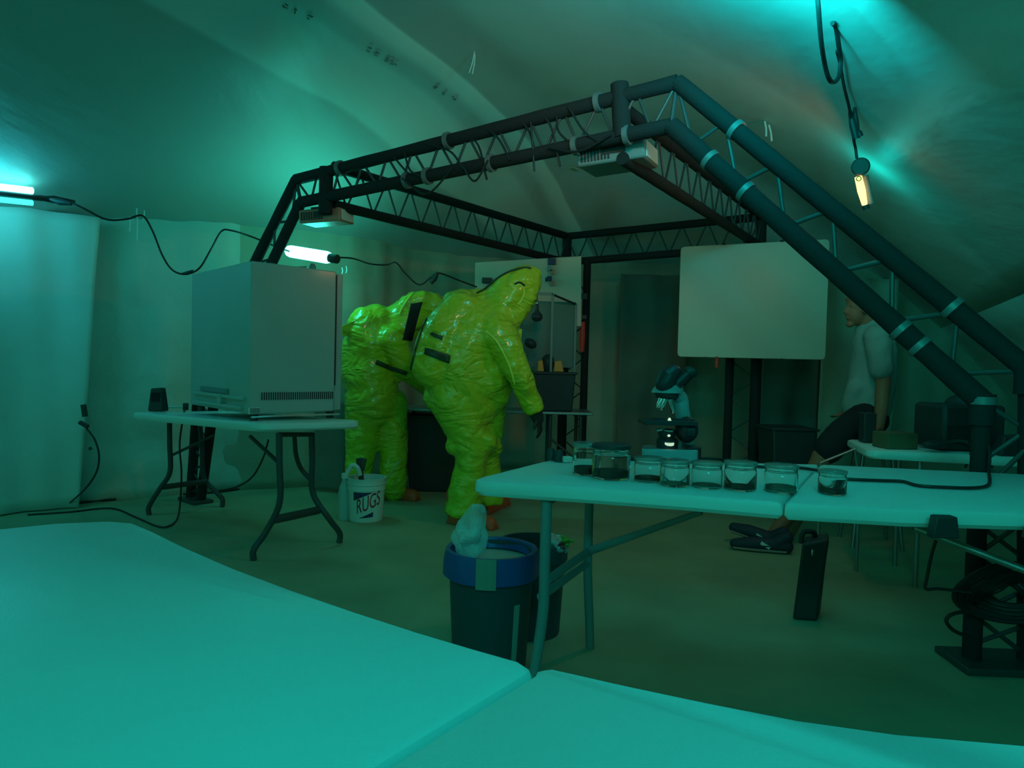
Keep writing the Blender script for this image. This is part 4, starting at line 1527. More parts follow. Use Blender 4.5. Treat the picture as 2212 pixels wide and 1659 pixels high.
# ------------------------------------------------------------------ tower on the floor, bins, bucket
q = on_z(1712, 1339, 0)
q2 = on_z(1765, 1346, 0)
root = thing('black_case', 'tall slim black case standing on the floor under the jar tables', 'case', (q.x + .06, q.y + .15, 0))
zt7 = at(1750, 1157, q.y).z
dx = .105
mb = MB()
mb.hexa([Vector(v) for v in ((q.x, q.y, .0), (q.x + dx, q.y - .015, .0), (q.x + dx + .075, q.y + .12, .0), (q.x + .07, q.y + .135, .0),
                             (q.x + .035, q.y + .01, zt7 - .04), (q.x + dx + .045, q.y - .005, zt7 - .015), (q.x + dx + .10, q.y + .12, zt7 - .01), (q.x + .10, q.y + .135, zt7 - .035))])
mb.build('case_body', M_BLACK, root, bevel=.012)
MB().tube(curve_pts([(q.x + .05, q.y + .06, zt7 - .05), (q.x + .06, q.y + .06, zt7 + .0), (q.x + .11, q.y + .07, zt7 + .0), (q.x + .13, q.y + .09, zt7 - .04)], 5), .012, 8).build('case_handle', M_BLACK, root)
MB().ell((q.x + .075, q.y - .006, zt7 - .075), (.006, .006, .016)).build('case_latch', M_CHROME, root)


def bin_(label, c, r, h, tape_side=None):
    root = thing('waste_bin', label, 'bin', (c[0], c[1], 0))
    MB().lathe([(0, 0.0), (r * .84, 0.0), (r * .86, .01), (r * .98, h - .08), (r * 1.05, h - .07), (r * 1.05, h - .02), (r * 1.02, h), (r * .94, h), (r * .92, h - .05), (r * .8, .03), (0, .03)],
               (c[0], c[1], 0), 36).build('bin_body', M_BIN, root)
    return root


cb = at(1062, 1200, 2.55)
hb = .435
b1 = bin_('dark round waste bin with a blue bag folded over its rim, nearest the camera', (cb.x, 2.55), .158, hb)
rr = .158
MB().lathe([(rr * .90, hb - .03), (rr * .97, hb + .008), (rr * 1.07, hb + .008), (rr * 1.11, hb - .03), (rr * 1.12, hb - .085), (rr * 1.09, hb - .088), (rr * 1.06, hb - .03)],
           (cb.x, 2.55, 0), 40, wob=.012).build('blue_liner', M_BLUE, b1)
MB().lathe([(0, hb - .04), (rr * .5, hb - .03), (rr * .9, hb - .035)], (cb.x, 2.55, 0), 24, wob=.03).build('rubbish', mat('crumpled_paper', (.45, .45, .38), .8, bump=1, bscale=20), b1)
a0 = -math.pi / 2 - .12
mb = MB()
for k in range(5):
    a1, a2 = a0 + k * .08 - .16, a0 + (k + 1) * .08 - .16
    R_ = rr * 1.135
    mb.hexa([Vector((cb.x + q_ * math.cos(a_), 2.55 + q_ * math.sin(a_), z_)) for z_ in (hb - .095, hb + .012) for (q_, a_) in ((R_ * .97, a1), (R_, a1), (R_, a2), (R_ * .97, a2))])
mb.build('tape_strip', mat('grey_tape', (.28, .3, .24), .5), b1)
a0 = -math.pi / 2 + .62
mb = MB()
R_ = rr * .97
mb.hexa([Vector((cb.x + q_ * k_ * math.cos(a_), 2.55 + q_ * k_ * math.sin(a_), z_)) for z_, k_ in ((.05, .90), (.27, .985)) for (q_, a_) in ((R_ * .97, a0), (R_ * 1.01, a0), (R_ * 1.01, a0 + .16), (R_ * .97, a0 + .16))])
mb.build('side_label', mat('label_grey', (.35, .4, .36), .5), b1)


def crumple(name, c, rad, material, label, cat, seed, parent=None):
    bm = bmesh.new()
    bmesh.ops.create_icosphere(bm, subdivisions=4, radius=1)
    rg = random.Random(seed)
    dirs = [Vector((rg.gauss(0, 1), rg.gauss(0, 1), rg.gauss(0, 1))).normalized() for _ in range(60)]
    amp = [rg.uniform(-.4, .55) for _ in dirs]
    for v in bm.verts:
        n = v.co.normalized()
        k = 1.0
        for d, a in zip(dirs, amp):
            t = max(0, n.dot(d) - .86) * 6
            k += a * t
        v.co = Vector((n.x * rad[0] * k, n.y * rad[1] * k, n.z * rad[2] * k)) + Vector(c)
    mb = MB()
    mb.bm.free()
    mb.bm = bm
    o = mb.build(name, material, parent, loc=None if parent else c, angle=12)
    if not parent:
        tag(o, label, cat)
    return o


cc = at(1020, 1158, 2.52)
crumple('plastic_bag', (cc.x, 2.52, cc.z + .0), (.060, .05, .075), M_BAG, 'crumpled clear plastic bag sticking up out of the blue-lined bin', 'bag', 5)
cb2 = at(1148, 1300, 2.90)
b2 = bin_('smaller black waste bin half hidden behind the blue-lined bin', (cb2.x, 2.90), .140, .385)
cc = at(1196, 1180, 2.86)
crumple('plastic_bag', (cc.x, 2.86, cc.z), (.05, .05, .04), M_BAG, 'clear plastic bag bulging from the smaller black bin', 'bag', 9)
cc2 = at(1218, 1168, 2.86)
crumple('green_wrapper', (cc2.x, 2.86, cc2.z + .0), (.028, .02, .014), mat('green_foil', (.10, .45, .05), .4), 'small green wrapper on top of the smaller black bin', 'wrapper', 4)
cc3 = at(1208, 1178, 2.83)
crumple('dark_wrapper', (cc3.x, 2.81, cc3.z + .0), (.02, .015, .014), mat('maroon_foil', (.16, .02, .02), .4), 'dark maroon wrapper on the clear bag in the smaller bin', 'wrapper', 14)

# white bucket
Db = 1.12 * F / (1122 - 779)
bcx = at(791, 1100, Db).x
hbk = at(791, 1030, Db).z
rb = 40 * Db / F
root = thing('white_bucket', 'white bucket with blue and red lettering on the floor by the suited figures', 'bucket', (bcx, Db, 0))
MB().lathe([(0, 0.0), (rb * .88, 0.0), (rb * .90, .01), (rb * .97, hbk * .72), (rb * 1.03, hbk * .73), (rb * 1.0, hbk * .84), (rb * 1.06, hbk * .86), (rb * 1.02, hbk * .97), (rb * 1.06, hbk), (rb * .98, hbk), (rb * .95, hbk - .05), (rb * .83, .03), (0, .03)],
           (bcx, Db, 0), 40).build('bucket_body', M_WHITE, root)


def wrap_patch(name, material, parent, poly, cx, cy, rfun, n=14):
    """patch bent round a bucket; poly = [(angle, zlow, zhigh)]"""
    mb = MB()
    rows = []
    for (a, zl, zh) in poly:
        c = []
        for k in range(5):
            z = zl + (zh - zl) * k / 4
            r_ = rfun(z)
            c.append((mb.bm.verts.new((cx + r_ * math.cos(a), cy + r_ * math.sin(a), z)), mb.bm.verts.new((cx + (r_ + .0015) * math.cos(a), cy + (r_ + .0015) * math.sin(a), z))))
        rows.append(c)
    for a, b in zip(rows, rows[1:]):
        for k in range(4):
            mb.bm.faces.new((a[k][1], b[k][1], b[k + 1][1], a[k + 1][1]))
    return mb.build(name, material, parent)


rf = lambda z: rb * (.90 + .07 * min(1, z / (hbk * .72))) + .0008
A0 = -math.pi / 2 - .55
wrap_patch('blue_swoosh', M_NAVY, root, [(A0 + k * .1, hbk * (.50 + .018 * k), hbk * .70) for k in range(12)], bcx, Db, rf)
wrap_patch('blue_swoosh', M_NAVY, root, [(A0 + .35 + k * .1, hbk * (.10 + .004 * k), hbk * (.10 + .018 * k + .004)) for k in range(9)], bcx, Db, rf)
# lettering RUGS in red, rising to the right
fc = bpy.data.curves.new('lettering', 'FONT')
fc.body = 'RUGS'
fc.size = .10
fc.extrude = .0
fc.space_character = 1.0
tmp = bpy.data.objects.new('tmp', fc)
COL.objects.link(tmp)
bpy.context.view_layer.update()
dg = bpy.context.evaluated_depsgraph_get()
me = bpy.data.meshes.new_from_object(tmp.evaluated_get(dg))
bpy.data.objects.remove(tmp)
bm = bmesh.new()
bm.from_mesh(me)
bmesh.ops.subdivide_edges(bm, edges=bm.edges[:], cuts=2)
xs = [v.co.x for v in bm.verts]
x0_, x1_ = min(xs), max(xs)
for v in bm.verts:
    fx = (v.co.x - x0_) / (x1_ - x0_)
    a = A0 + .22 + fx * 1.35
    z = hbk * .20 + v.co.y * 1.45 + fx * hbk * .22
    r_ = rf(z) + .0022
    v.co = Vector((bcx + r_ * math.cos(a), Db + r_ * math.sin(a), z))
mb = MB()
mb.bm.free()
mb.bm = bm
mb.build('lettering', mat('dark_red_print', (.42, .03, .03), .5), root)
e0, e1 = Vector((bcx + rb * 1.0, Db - .02, hbk - .03)), at(868, 990, Db + .1)
MB().tube([e0, (e0 + e1) / 2 + Vector((0, 0, .005)), e1], .004, 8).build('handle_wire', M_CHROME, root)
p = Vector((bcx - .03, Db + .02, 0))
root = thing('trowel', 'dark-handled tool standing in the white bucket', 'tool', (p.x, p.y, hbk - .1))
MB().tube([Vector((p.x + .02, p.y, .06)), at(778, 1015, Db + .02), at(774, 990, Db + .02)], [.014, .02, .018], 10).build('tool_handle', M_BLACK, root)
MB().box(at(782, 1003, Db + .02), (.05, .02, .09), (0, .2, 0)).build('tool_blade', M_LEGD, root, bevel=.004)
# white jug left of the bucket
pj = at(744, 1080, Db - .06)
zj = .0
root = thing('spray_jug', 'white jug with a capped spout standing left of the bucket', 'jug', (pj.x, Db - .03, 0))
MB().lathe([(0, zj), (.042, zj), (.046, .02), (.046, .17), (.036, .23), (.020, .27), (.018, .30), (0, .30)], (pj.x - .01, Db - .02, 0), 24).build('jug_body', mat('milky_plastic', (.5, .52, .48), .4), root)
pc = at(748, 1018, Db - .02)
MB().lathe([(0, .29), (.024, .29), (.024, .325), (0, .325)], (pj.x - .01, Db - .02, 0), 18).build('jug_cap', M_WHITE, root)
MB().tube(curve_pts([(pj.x + .0, Db - .02, .31), at(760, 1006, Db - .02), at(772, 1010, Db - .02), at(778, 1026, Db + .0)], 5), .016, 12).build('spray_hose', M_WHITE, root)

# ------------------------------------------------------------------ floor cords
def cord(name, label, pts, r=.007, cat='cord'):
    c = curve_pts(pts, 6)
    return tag(MB().tube(c, r, 8).build(name, M_CORD, loc=pts[len(pts) // 2]), label, cat)


cord('floor_cord', 'black cord lying along the foot of the left wall', [on_z(-60, 1106, .008), on_z(60, 1098, .008), on_z(140, 1090, .008), on_z(200, 1083, .008), on_z(250, 1079, .008)], .010)
cord('draped_cord', 'black cord curving down the left wall to the floor', [at(187, 925, 4.50), at(205, 950, 4.50), at(214, 985, 4.48), at(208, 1020, 4.45), at(185, 1055, 4.50), on_z(148, 1089, .02)], .006)
root = thing('outlet_box', 'dark plug cluster pinned where the left wall sheets meet', 'outlet', at(182, 880, 4.5))
MB().tube([at(180, 874, 4.5), at(184, 900, 4.5)], .017, 10).build('plug', M_BLACK, root)
MB().tube([at(172, 912, 4.5), at(190, 922, 4.5)], .014, 10).build('plug', M_BLACK, root)
MB().tube([at(194, 966, 4.48), at(196, 972, 4.48)], .010, 10).build('plug', M_BLACK, root)
cord('floor_cord', 'black cord trailing over the floor behind the cabinet table legs', [on_z(395, 1068, .008), on_z(460, 1064, .008), on_z(520, 1056, .008), on_z(570, 1045, .008), on_z(610, 1040, .008)], .009)
cord('looped_cord', 'thin cord hanging in a loop below the cabinet table', [at(580, 950, 4.7), at(568, 990, 4.75), at(545, 1030, 4.8), at(510, 1052, 4.9), on_z(470, 1060, .02), on_z(430, 1066, .008)], .006)
root = thing('power_strip', 'black power strip with plugs on the floor beneath the cabinet', 'power strip', on_z(585, 1045, 0))
pp = on_z(585, 1047, 0)
MB().box(pp + Vector((0, 0, .02)), (.14, .05, .035), (0, 0, .5)).build('strip_body', M_BLACK, root, bevel=.005)
MB().tube(curve_pts([pp + Vector((-.03, 0, .04)), at(585, 1010, pp.y), at(598, 995, pp.y), at(640, 1030, pp.y)], 5), .006, 7).build('strip_cord', M_CORD, root)


# ------------------------------------------------------------------ people
def body_obj(name, build, material, parent, voxel=.014, smooth=6, disp=((.25, .03), (.07, .012)), label=None):
    mb = MB()
    build(mb)
    o = mb.build(name, material, parent)
    md = o.modifiers.new('remesh', 'REMESH')
    md.mode = 'VOXEL'
    md.voxel_size = voxel
    md.use_smooth_shade = True
    md = o.modifiers.new('smooth', 'SMOOTH')
    md.iterations = smooth
    md.factor = .6
    for k, (sz, st) in enumerate(disp):
        tx = bpy.data.textures.new('wrinkle_%s_%d' % (name, k), 'CLOUDS')
        tx.noise_scale = sz
        tx.noise_depth = 3
        md = o.modifiers.new('wrinkle', 'DISPLACE')
        md.texture = tx
        md.strength = st
        md.mid_level = .5
        md.texture_coords = 'LOCAL'
    # bake to a plain mesh
    bpy.context.view_layer.update()
    dg = bpy.context.evaluated_depsgraph_get()
    me = bpy.data.meshes.new_from_object(o.evaluated_get(dg))
    o.modifiers.clear()
    o.data = me
    me.shade_smooth()
    if not me.materials:
        me.materials.append(material)
    if label:
        o['label'] = label
    return o


def surf(o, x, y):
    """hit of a sight line on a finished body mesh (mesh in parent-local space)"""
    off = Vector(OFF.get(o.name, (0, 0, 0)))
    t = BVHTree.FromPolygons([v.co + off for v in o.data.vertices], [p.vertices[:] for p in o.data.polygons])
    h = t.ray_cast(CAMO, ray(x, y).normalized())
    return h[0], h[1]


def strip_on(o, name, pts, r, material, parent, n=4, lift=.4):
    """a seam/tube lying on the body along image points"""
    off = Vector(OFF.get(o.name, (0, 0, 0)))
    t = BVHTree.FromPolygons([v.co + off for v in o.data.vertices], [p.vertices[:] for p in o.data.polygons])
    out = []
    c = curve_pts([(x, y, 0) for x, y in pts], n)
    for p in c:
        h = t.ray_cast(CAMO, ray(p.x, p.y).normalized())
        if h[0] is not None:
            out.append(h[0] + h[1] * r * lift)
    if len(out) > 1:
        return MB().tube(out, r, 8).build(name, material, parent)


def patch_on(o, name, quad, material, parent, th=.006, nx=8, ny=4):
    off = Vector(OFF.get(o.name, (0, 0, 0)))
    t = BVHTree.FromPolygons([v.co + off for v in o.data.vertices], [p.vertices[:] for p in o.data.polygons])
    mb = MB()
    g = []
    for i in range(nx + 1):
        row = []
        for j in range(ny + 1):
            u_, v_ = i / nx, j / ny
            x = (quad[0][0] * (1 - u_) + quad[1][0] * u_) * (1 - v_) + (quad[3][0] * (1 - u_) + quad[2][0] * u_) * v_
            y = (quad[0][1] * (1 - u_) + quad[1][1] * u_) * (1 - v_) + (quad[3][1] * (1 - u_) + quad[2][1] * u_) * v_
            h = t.ray_cast(CAMO, ray(x, y).normalized())
            if h[0] is None:
                return None
            row.append(mb.bm.verts.new(h[0] + h[1] * th))
        g.append(row)
    for i in range(nx):
        for j in range(ny):
            mb.bm.faces.new((g[i][j], g[i + 1][j], g[i + 1][j + 1], g[i][j + 1]))
    ob = mb.build(name, material, parent)
    md = ob.modifiers.new('thick', 'SOLIDIFY')
    md.thickness = th
    return ob


def hand(mb, wrist, fwd, side, size=.085, curl=.5, thick=.014, s=1):
    """palm plus five bent fingers; fwd = direction of fingers, side = towards the thumb"""
    wrist, fwd, side = Vector(wrist), Vector(fwd).normalized(), Vector(side)
    side = (side - fwd * side.dot(fwd)).normalized()
    nrm = fwd.cross(side) * s
    palm = wrist + fwd * size * .5
    rotm = Matrix((side, nrm, fwd)).transposed()
    mb.ell(palm, (size * .46, size * .2, size * .6), rotm)
    for k, (o_, L) in enumerate(((.34, .8), (.12, .92), (-.1, .86), (-.32, .66))):
        b = wrist + fwd * size * .95 + side * size * o_
        f1 = (fwd + nrm * curl * .5).normalized()
        f2 = (fwd + nrm * curl * 1.4).normalized()
        f3 = (fwd * .6 + nrm * curl * 2.0).normalized()
        m1 = b + f1 * size * L * .42
        m2 = m1 + f2 * size * L * .32
        m3 = m2 + f3 * size * L * .22
        mb.limb([b - fwd * size * .3, b, m1, m2, m3], [thick * .62, thick * .62, thick * .58, thick * .52, thick * .42], 10)
    b = wrist + fwd * size * .25 + side * size * .40
    t1 = b + (fwd * .7 + side * .7 + nrm * .2).normalized() * size * .42
    t2 = t1 + (fwd * .95 + side * .2 + nrm * .4).normalized() * size * .34
    mb.limb([b - side * size * .2, b, t1, t2], [thick * .8, thick * .75, thick * .65, thick * .5], 10)


# --- front suited figure
DA = 4.88
pa_ = thing('person', 'person in a yellow-green hazmat suit bending right over the steel table, nearer the camera', 'person', (at(1030, 1100, DA).x, DA, 0))
A_ = lambda x, y, d=0.0: at(x, y, DA + d)
k_ = DA / F


def suitA(mb):
    # trunk: hips to shoulders, leaning right
    mb.limb([A_(1012, 862, .05), A_(1000, 800, .05), A_(1012, 735, .04), A_(1050, 700, .02), A_(1078, 690, .0)], [72 * k_, 88 * k_, 86 * k_, 72 * k_, 50 * k_], 24)
    mb.limb([A_(960, 800, .0), A_(1040, 820, .0)], [58 * k_, 60 * k_], 22)
    # air tank hump under the suit
    mb.limb([A_(940, 790, -.06), A_(965, 720, -.05), A_(1000, 672, -.03)], [52 * k_, 54 * k_, 48 * k_], 22)
    mb.limb([A_(985, 660, .04), A_(1040, 655, .04)], [34 * k_, 34 * k_], 18)
    # hood
    mb.limb([A_(1066, 684, .02), A_(1090, 655, .02), A_(1112, 628, .02), A_(1134, 610, .02)], [44 * k_, 48 * k_, 47 * k_, 39 * k_], 24)
    mb.limb([A_(1105, 676, .0), A_(1136, 636, .0), A_(1154, 594, .0)], [34 * k_, 31 * k_, 19 * k_], 20)
    # chest front
    mb.limb([A_(1078, 720, .02), A_(1072, 790, .02), A_(1062, 850, .02)], [46 * k_, 44 * k_, 40 * k_], 20)
    # near arm
    mb.limb([A_(1072, 715, -.10), A_(1100, 760, -.16), A_(1122, 810, -.16), A_(1136, 845, -.12)], [42 * k_, 33 * k_, 28 * k_, 25 * k_], 20)
    mb.tube([A_(1130, 830, -.13), A_(1142, 858, -.1), A_(1155, 889, -.08)], [25 * k_, 24 * k_, 23 * k_], 20)
    # far arm
    mb.limb([A_(1085, 720, .22), A_(1115, 780, .32), A_(1128, 840, .42), A_(1138, 868, .5)], [34 * k_, 26 * k_, 22 * k_, 18 * k_], 16)
    # near leg
    mb.limb([A_(985, 860, -.02), A_(1002, 915, -.04), A_(1022, 975, -.05), A_(1015, 1020, -.04)], [60 * k_, 48 * k_, 37 * k_, 36 * k_], 22)
    mb.tube([A_(1016, 1010, -.04), A_(1006, 1060, -.035), A_(998, 1111, -.03)], [35 * k_, 40 * k_, 38 * k_], 22)
    mb.limb([A_(985, 962, -.06), A_(1052, 955, -.06)], [22 * k_, 24 * k_], 14)
    # far leg
    mb.limb([A_(1045, 865, .12), A_(1050, 930, .12), A_(1048, 990, .12), A_(1050, 1020, .12)], [52 * k_, 38 * k_, 33 * k_, 32 * k_], 20)
    mb.tube([A_(1050, 1010, .12), A_(1056, 1050, .12), A_(1058, 1090, .12)], [31 * k_, 32 * k_, 30 * k_], 20)
    mb.limb([A_(1040, 962, .02), A_(1070, 968, .04)], [22 * k_, 18 * k_], 14)
    mb.ell(A_(1000, 858, .03), (88 * k_, .19, 50 * k_))


sa = body_obj('hazmat_suit', suitA, M_SUIT, pa_, .013, 5, ((.30, .04), (.12, .022), (.03, .004)))
strip_on(sa, 'zipper', [(950, 640), (935, 665), (915, 705), (900, 750), (890, 790), (884, 815)], .008, M_SUITD, pa_, 8)
strip_on(sa, 'zipper', [(1030, 634), (1052, 622), (1075, 602), (1100, 588), (1130, 579), (1146, 580)], .008, M_SUITD, pa_, 8)
patch_on(sa, 'vent_flap', [(933, 717), (957, 727), (955, 735), (931, 724)], M_SUITD, pa_)
patch_on(sa, 'vent_flap', [(920, 750), (974, 768), (971, 785), (918, 765)], M_SUITD, pa_)
strip_on(sa, 'reinforced_seam', [(1112, 618), (1124, 616), (1132, 628), (1128, 645), (1118, 658)], .006, mat('suit_seam', (.75, .9, .12), .4), pa_, 6)
strip_on(sa, 'reinforced_seam', [(1112, 614), (1122, 610), (1133, 617)], .007, M_SUITD, pa_, 6)
strip_on(sa, 'reinforced_seam', [(1050, 715), (1075, 740), (1100, 790), (1112, 830)], .006, mat('suit_seam', (.75, .9, .12), .4), pa_, 6)
# chest flap sticking out on the right
mb = MB()
q4 = [A_(1095, 690, -.02), A_(1128, 712, -.02), A_(1126, 742, .0), A_(1118, 770, .0), A_(1100, 760, .0)]
mb.prism(q4, (0, .02, 0))
mb.build('suit_flap', M_SUIT, pa_, bevel=.004)


def gloveA(mb):
    mb.limb([A_(1150, 872, -.08), A_(1158, 893, -.07), A_(1162, 905, -.06)], [19 * k_, 15 * k_, 13 * k_], 16)
    hand(mb, A_(1161, 900, -.06), Vector((.25, .1, -1)), Vector((-.4, -.9, 0)), .085, .4, .017)


body_obj('glove', gloveA, M_BLACK, pa_, .005, 2, ())


def gloveA2(mb):
    w = A_(1138, 866, .5)
    mb.limb([w, w + Vector((.02, .03, -.04))], [.05, .035], 14)
    hand(mb, w + Vector((.02, .04, -.03)), Vector((.3, .5, -.8)), Vector((-.9, 0, 0)), .08, .4, .016)


body_obj('glove', gloveA2, M_BLACK, pa_, .006, 2, ())


def boot(mb, heel, toe, r=.05):
    heel, toe = Vector(heel), Vector(toe)
    d = (toe - heel)
    m_ = heel + d * .45
    heel.z = r * .8
    m_.z = r * .85
    t = toe.copy()
    t.z = r * .72
    mb.limb([heel, m_, t], [r * .95, r * 1.0, r * .9], 16)
    mb.limb([heel + Vector((0, 0, .15)), heel + d * .08 + Vector((0, 0, .02))], [r * 1.25, r * 1.05], 16)
    c = (heel + t) / 2
    mb.box((c.x, c.y, .012), (d.length + r * 1.6, r * 1.7, .024), (0, 0, math.atan2(d.y, d.x)))


for (hx, hy), (tx, ty) in (((982, 1130), (1058, 1143)), ((1048, 1110), (1088, 1092))):
    h_, t_ = on_z(hx, hy, 0), on_z(tx, ty, 0)
    body_obj('rubber_boot', lambda mb: boot(mb, h_, t_, .055), M_BOOT, pa_, .008, 3, ())
h_, t_ = on_z(985, 1128, 0), on_z(978, 1142, 0)

# --- rear suited figure
DB = 5.55
pb_ = thing('person', 'person in a yellow-green hazmat suit standing behind, between cabinet and front figure', 'person', (at(820, 1080, DB).x, DB, 0))
B_ = lambda x, y, d=0.0: at(x, y, DB + d)
kb = DB / F


def suitB(mb):
    mb.limb([B_(806, 870, .0), B_(798, 800, .0), B_(800, 735, .0), B_(812, 700, .0)], [56 * kb, 58 * kb, 54 * kb, 44 * kb], 24)
    mb.limb([B_(790, 705, -.06), B_(800, 750, -.06)], [42 * kb, 46 * kb], 20)
    mb.limb([B_(850, 790, .05), B_(850, 720, .05), B_(880, 690, .05)], [40 * kb, 46 * kb, 42 * kb], 20)
    mb.limb([B_(868, 690, .05), B_(900, 665, .08), B_(935, 662, .1)], [40 * kb, 36 * kb, 30 * kb], 22)
    mb.limb([B_(880, 655, .0), B_(912, 648, .02)], [20 * kb, 20 * kb], 16)
    # near arm reaching right
    mb.limb([B_(845, 735, -.1), B_(875, 790, -.05), B_(925, 830, .15), B_(960, 850, .3)], [34 * kb, 28 * kb, 24 * kb, 20 * kb], 18)
    # elbow flap left
    mb.limb([B_(775, 715, -.02), B_(762, 760, -.04), B_(760, 815, -.02), B_(775, 850, .0)], [26 * kb, 24 * kb, 22 * kb, 24 * kb], 16)
    # legs
    mb.limb([B_(790, 860, -.02), B_(786, 910, -.02), B_(780, 965, -.02), B_(776, 1020, -.02), B_(775, 1050, -.02)], [46 * kb, 40 * kb, 34 * kb, 30 * kb, 28 * kb], 20)
    mb.limb([B_(840, 870, .06), B_(846, 920, .06), B_(850, 980, .06), B_(850, 1030, .06), B_(850, 1058, .06)], [40 * kb, 35 * kb, 30 * kb, 30 * kb, 27 * kb], 20)


sb = body_obj('hazmat_suit', suitB, M_SUIT, pb_, .014, 5, ((.28, .04), (.12, .024), (.03, .004)))
mb = MB()
mb.prism([B_(770, 690, -.2), B_(738, 704, -.2), B_(740, 728, -.18), B_(760, 722, -.17), B_(785, 700, -.19)], (0, .02, 0))
mb.build('suit_flap', M_SUIT, pb_, bevel=.004)
strip_on(sb, 'reinforced_seam', [(862, 680), (872, 660), (885, 642), (892, 634)], .008, mat('suit_seam', (.75, .9, .12), .4), pb_, 6)
patch_on(sb, 'dark_patch', [(888, 656), (912, 652), (888, 735), (868, 735)], M_FOAM, pb_, .006)  # dark patch on the upper body, next to the front figure
strip_on(sb, 'dark_band', [(812, 782), (835, 792), (862, 800), (878, 806)], .02, M_SUITD, pb_, 5, .1)  # dark band across the side of the suit


def gloveB(mb):
    w = B_(962, 851, .3)
    mb.limb([w - Vector((.03, 0, -.02)), w + Vector((.03, .03, -.02))], [.055, .04], 14)
    hand(mb, w + Vector((.02, .04, -.02)), Vector((.6, .6, -.4)), Vector((0, -.3, 1)), .085, .4, .017)


body_obj('glove', gloveB, M_BLACK, pb_, .006, 2, ())
for (hx, hy), (tx, ty) in (((850, 1076), (893, 1081)), ((772, 1078), (800, 1090))):
    h_, t_ = on_z(hx, hy, 0), on_z(tx, ty, 0)
    body_obj('rubber_boot', lambda mb: boot(mb, h_, t_, .055), M_BOOT, pb_, .008, 3, ())

# --- man perched by the right rear table
DC = 4.55
pc_ = thing('person', 'balding person in a grey t-shirt and black shorts, sitting, facing left', 'person', (at(1860, 1000, DC).x, DC, 0))
C_ = lambda x, y, d=0.0: at(x, y, DC + d)
kc = DC / F


def manbody(mb):
    # head (profile, facing left)
    mb.ell(C_(1861, 658, 0), (31 * kc, .078, 34 * kc), (0, .1, 0))
    mb.ell(C_(1850, 678, 0), (22 * kc, .058, 26 * kc), (0, -.15, 0))
    mb.limb([C_(1832, 664, 0), C_(1826, 674, 0)], [4.5 * kc, 4.5 * kc], 10)      # nose
    mb.ell(C_(1838, 646, 0), (9 * kc, .055, 8 * kc))                              # brow
    mb.ell(C_(1836, 701, 0), (9 * kc, .025, 6.5 * kc))                            # chin
    mb.ell(C_(1831, 687, 0), (4 * kc, .020, 3 * kc))                              # lips
    for s in (-1, 1):
        mb.ell(C_(1868, 668, s * .078), (5.5 * kc, .010, 10 * kc), (0, .2, 0))    # ears
    mb.limb([C_(1870, 690, 0), C_(1884, 715, 0)], [20 * kc, 21 * kc], 18)
    # torso
    mb.limb([C_(1888, 735, 0), C_(1885, 800, 0), C_(1876, 870, 0), C_(1870, 905, 0)], [36 * kc, 40 * kc, 40 * kc, 42 * kc], 20)
    mb.limb([C_(1893, 730, -.14), C_(1893, 730, .14)], [22 * kc, 22 * kc], 16)
    # near arm down to the table
    mb.limb([C_(1896, 732, -.17), C_(1902, 790, -.20), C_(1908, 822, -.20), C_(1904, 880, -.22), C_(1898, 925, -.24)], [20 * kc, 17 * kc, 15 * kc, 13 * kc, 10 * kc], 16)
    hand(mb, C_(1897, 922, -.24), Vector((-.55, -.1, -.75)), Vector((-.3, -1, .1)), .09, .15, .016)
    # far arm folded in front
    mb.limb([C_(1888, 735, .17), C_(1868, 800, .2), C_(1850, 850, .12), C_(1832, 880, .05)], [19 * kc, 16 * kc, 13 * kc, 10 * kc], 14)
    hand(mb, C_(1834, 878, .05), Vector((-.7, -.1, -.6)), Vector((0, -1, .2)), .085, .5, .015)
    # legs: thighs forward and down, shins to the floor on the left
    for s, (ax_, ay_) in ((-1, (1672, 1150)), (1, (1700, 1160))):
        d = s * .09
        ank = at(ax_, ay_, DC - .12 + (.12 if s > 0 else 0))
        mb.limb([C_(1868, 905, d), C_(1820, 940, d), C_(1776, 985, d)], [30 * kc, 27 * kc, 21 * kc], 16)
        mb.limb([C_(1776, 985, d), C_(1748, 1045, d), (C_(1748, 1045, d) + ank) / 2 + Vector((.02, 0, .01)), ank], [20 * kc, 19 * kc, 16 * kc, 12 * kc], 16)


body_obj('body', manbody, M_SKIN, pc_, .0075, 3, ())


def shirt(mb):
    mb.limb([C_(1886, 722, 0), C_(1889, 760, 0), C_(1884, 820, 0), C_(1874, 868, 0), C_(1868, 886, 0)], [38 * kc, 44 * kc, 48 * kc, 50 * kc, 48 * kc], 24)
    mb.limb([C_(1893, 728, -.15), C_(1893, 728, .15)], [26 * kc, 26 * kc], 18)
    mb.limb([C_(1896, 730, -.16), C_(1900, 765, -.19), C_(1903, 796, -.20)], [27 * kc, 25 * kc, 24 * kc], 18)
    mb.limb([C_(1888, 735, .16), C_(1872, 790, .19)], [26 * kc, 24 * kc], 18)
    mb.limb([C_(1852, 840, -.04), C_(1838, 880, -.02)], [24 * kc, 20 * kc], 16)


sh = body_obj('t_shirt', shirt, M_SHIRT, pc_, .011, 3, ((.16, .02), (.06, .01)))


def shorts(mb):
    mb.ell(C_(1868, 905, 0), (46 * kc, .17, 36 * kc))
    for s in (-1, 1):
        d = s * .09
        mb.limb([C_(1868, 905, d), C_(1820, 938, d), C_(1788, 972, d)], [36 * kc, 33 * kc, 30 * kc], 18)


body_obj('shorts', shorts, M_SHORT, pc_, .012, 3, ((.15, .02),))


def hair(mb):
    mb.ell(C_(1872, 662, 0), (22 * kc, .080, 26 * kc), (0, .2, 0))
    mb.ell(C_(1864, 650, 0), (28.5 * kc, .079, 28 * kc), (0, .1, 0))


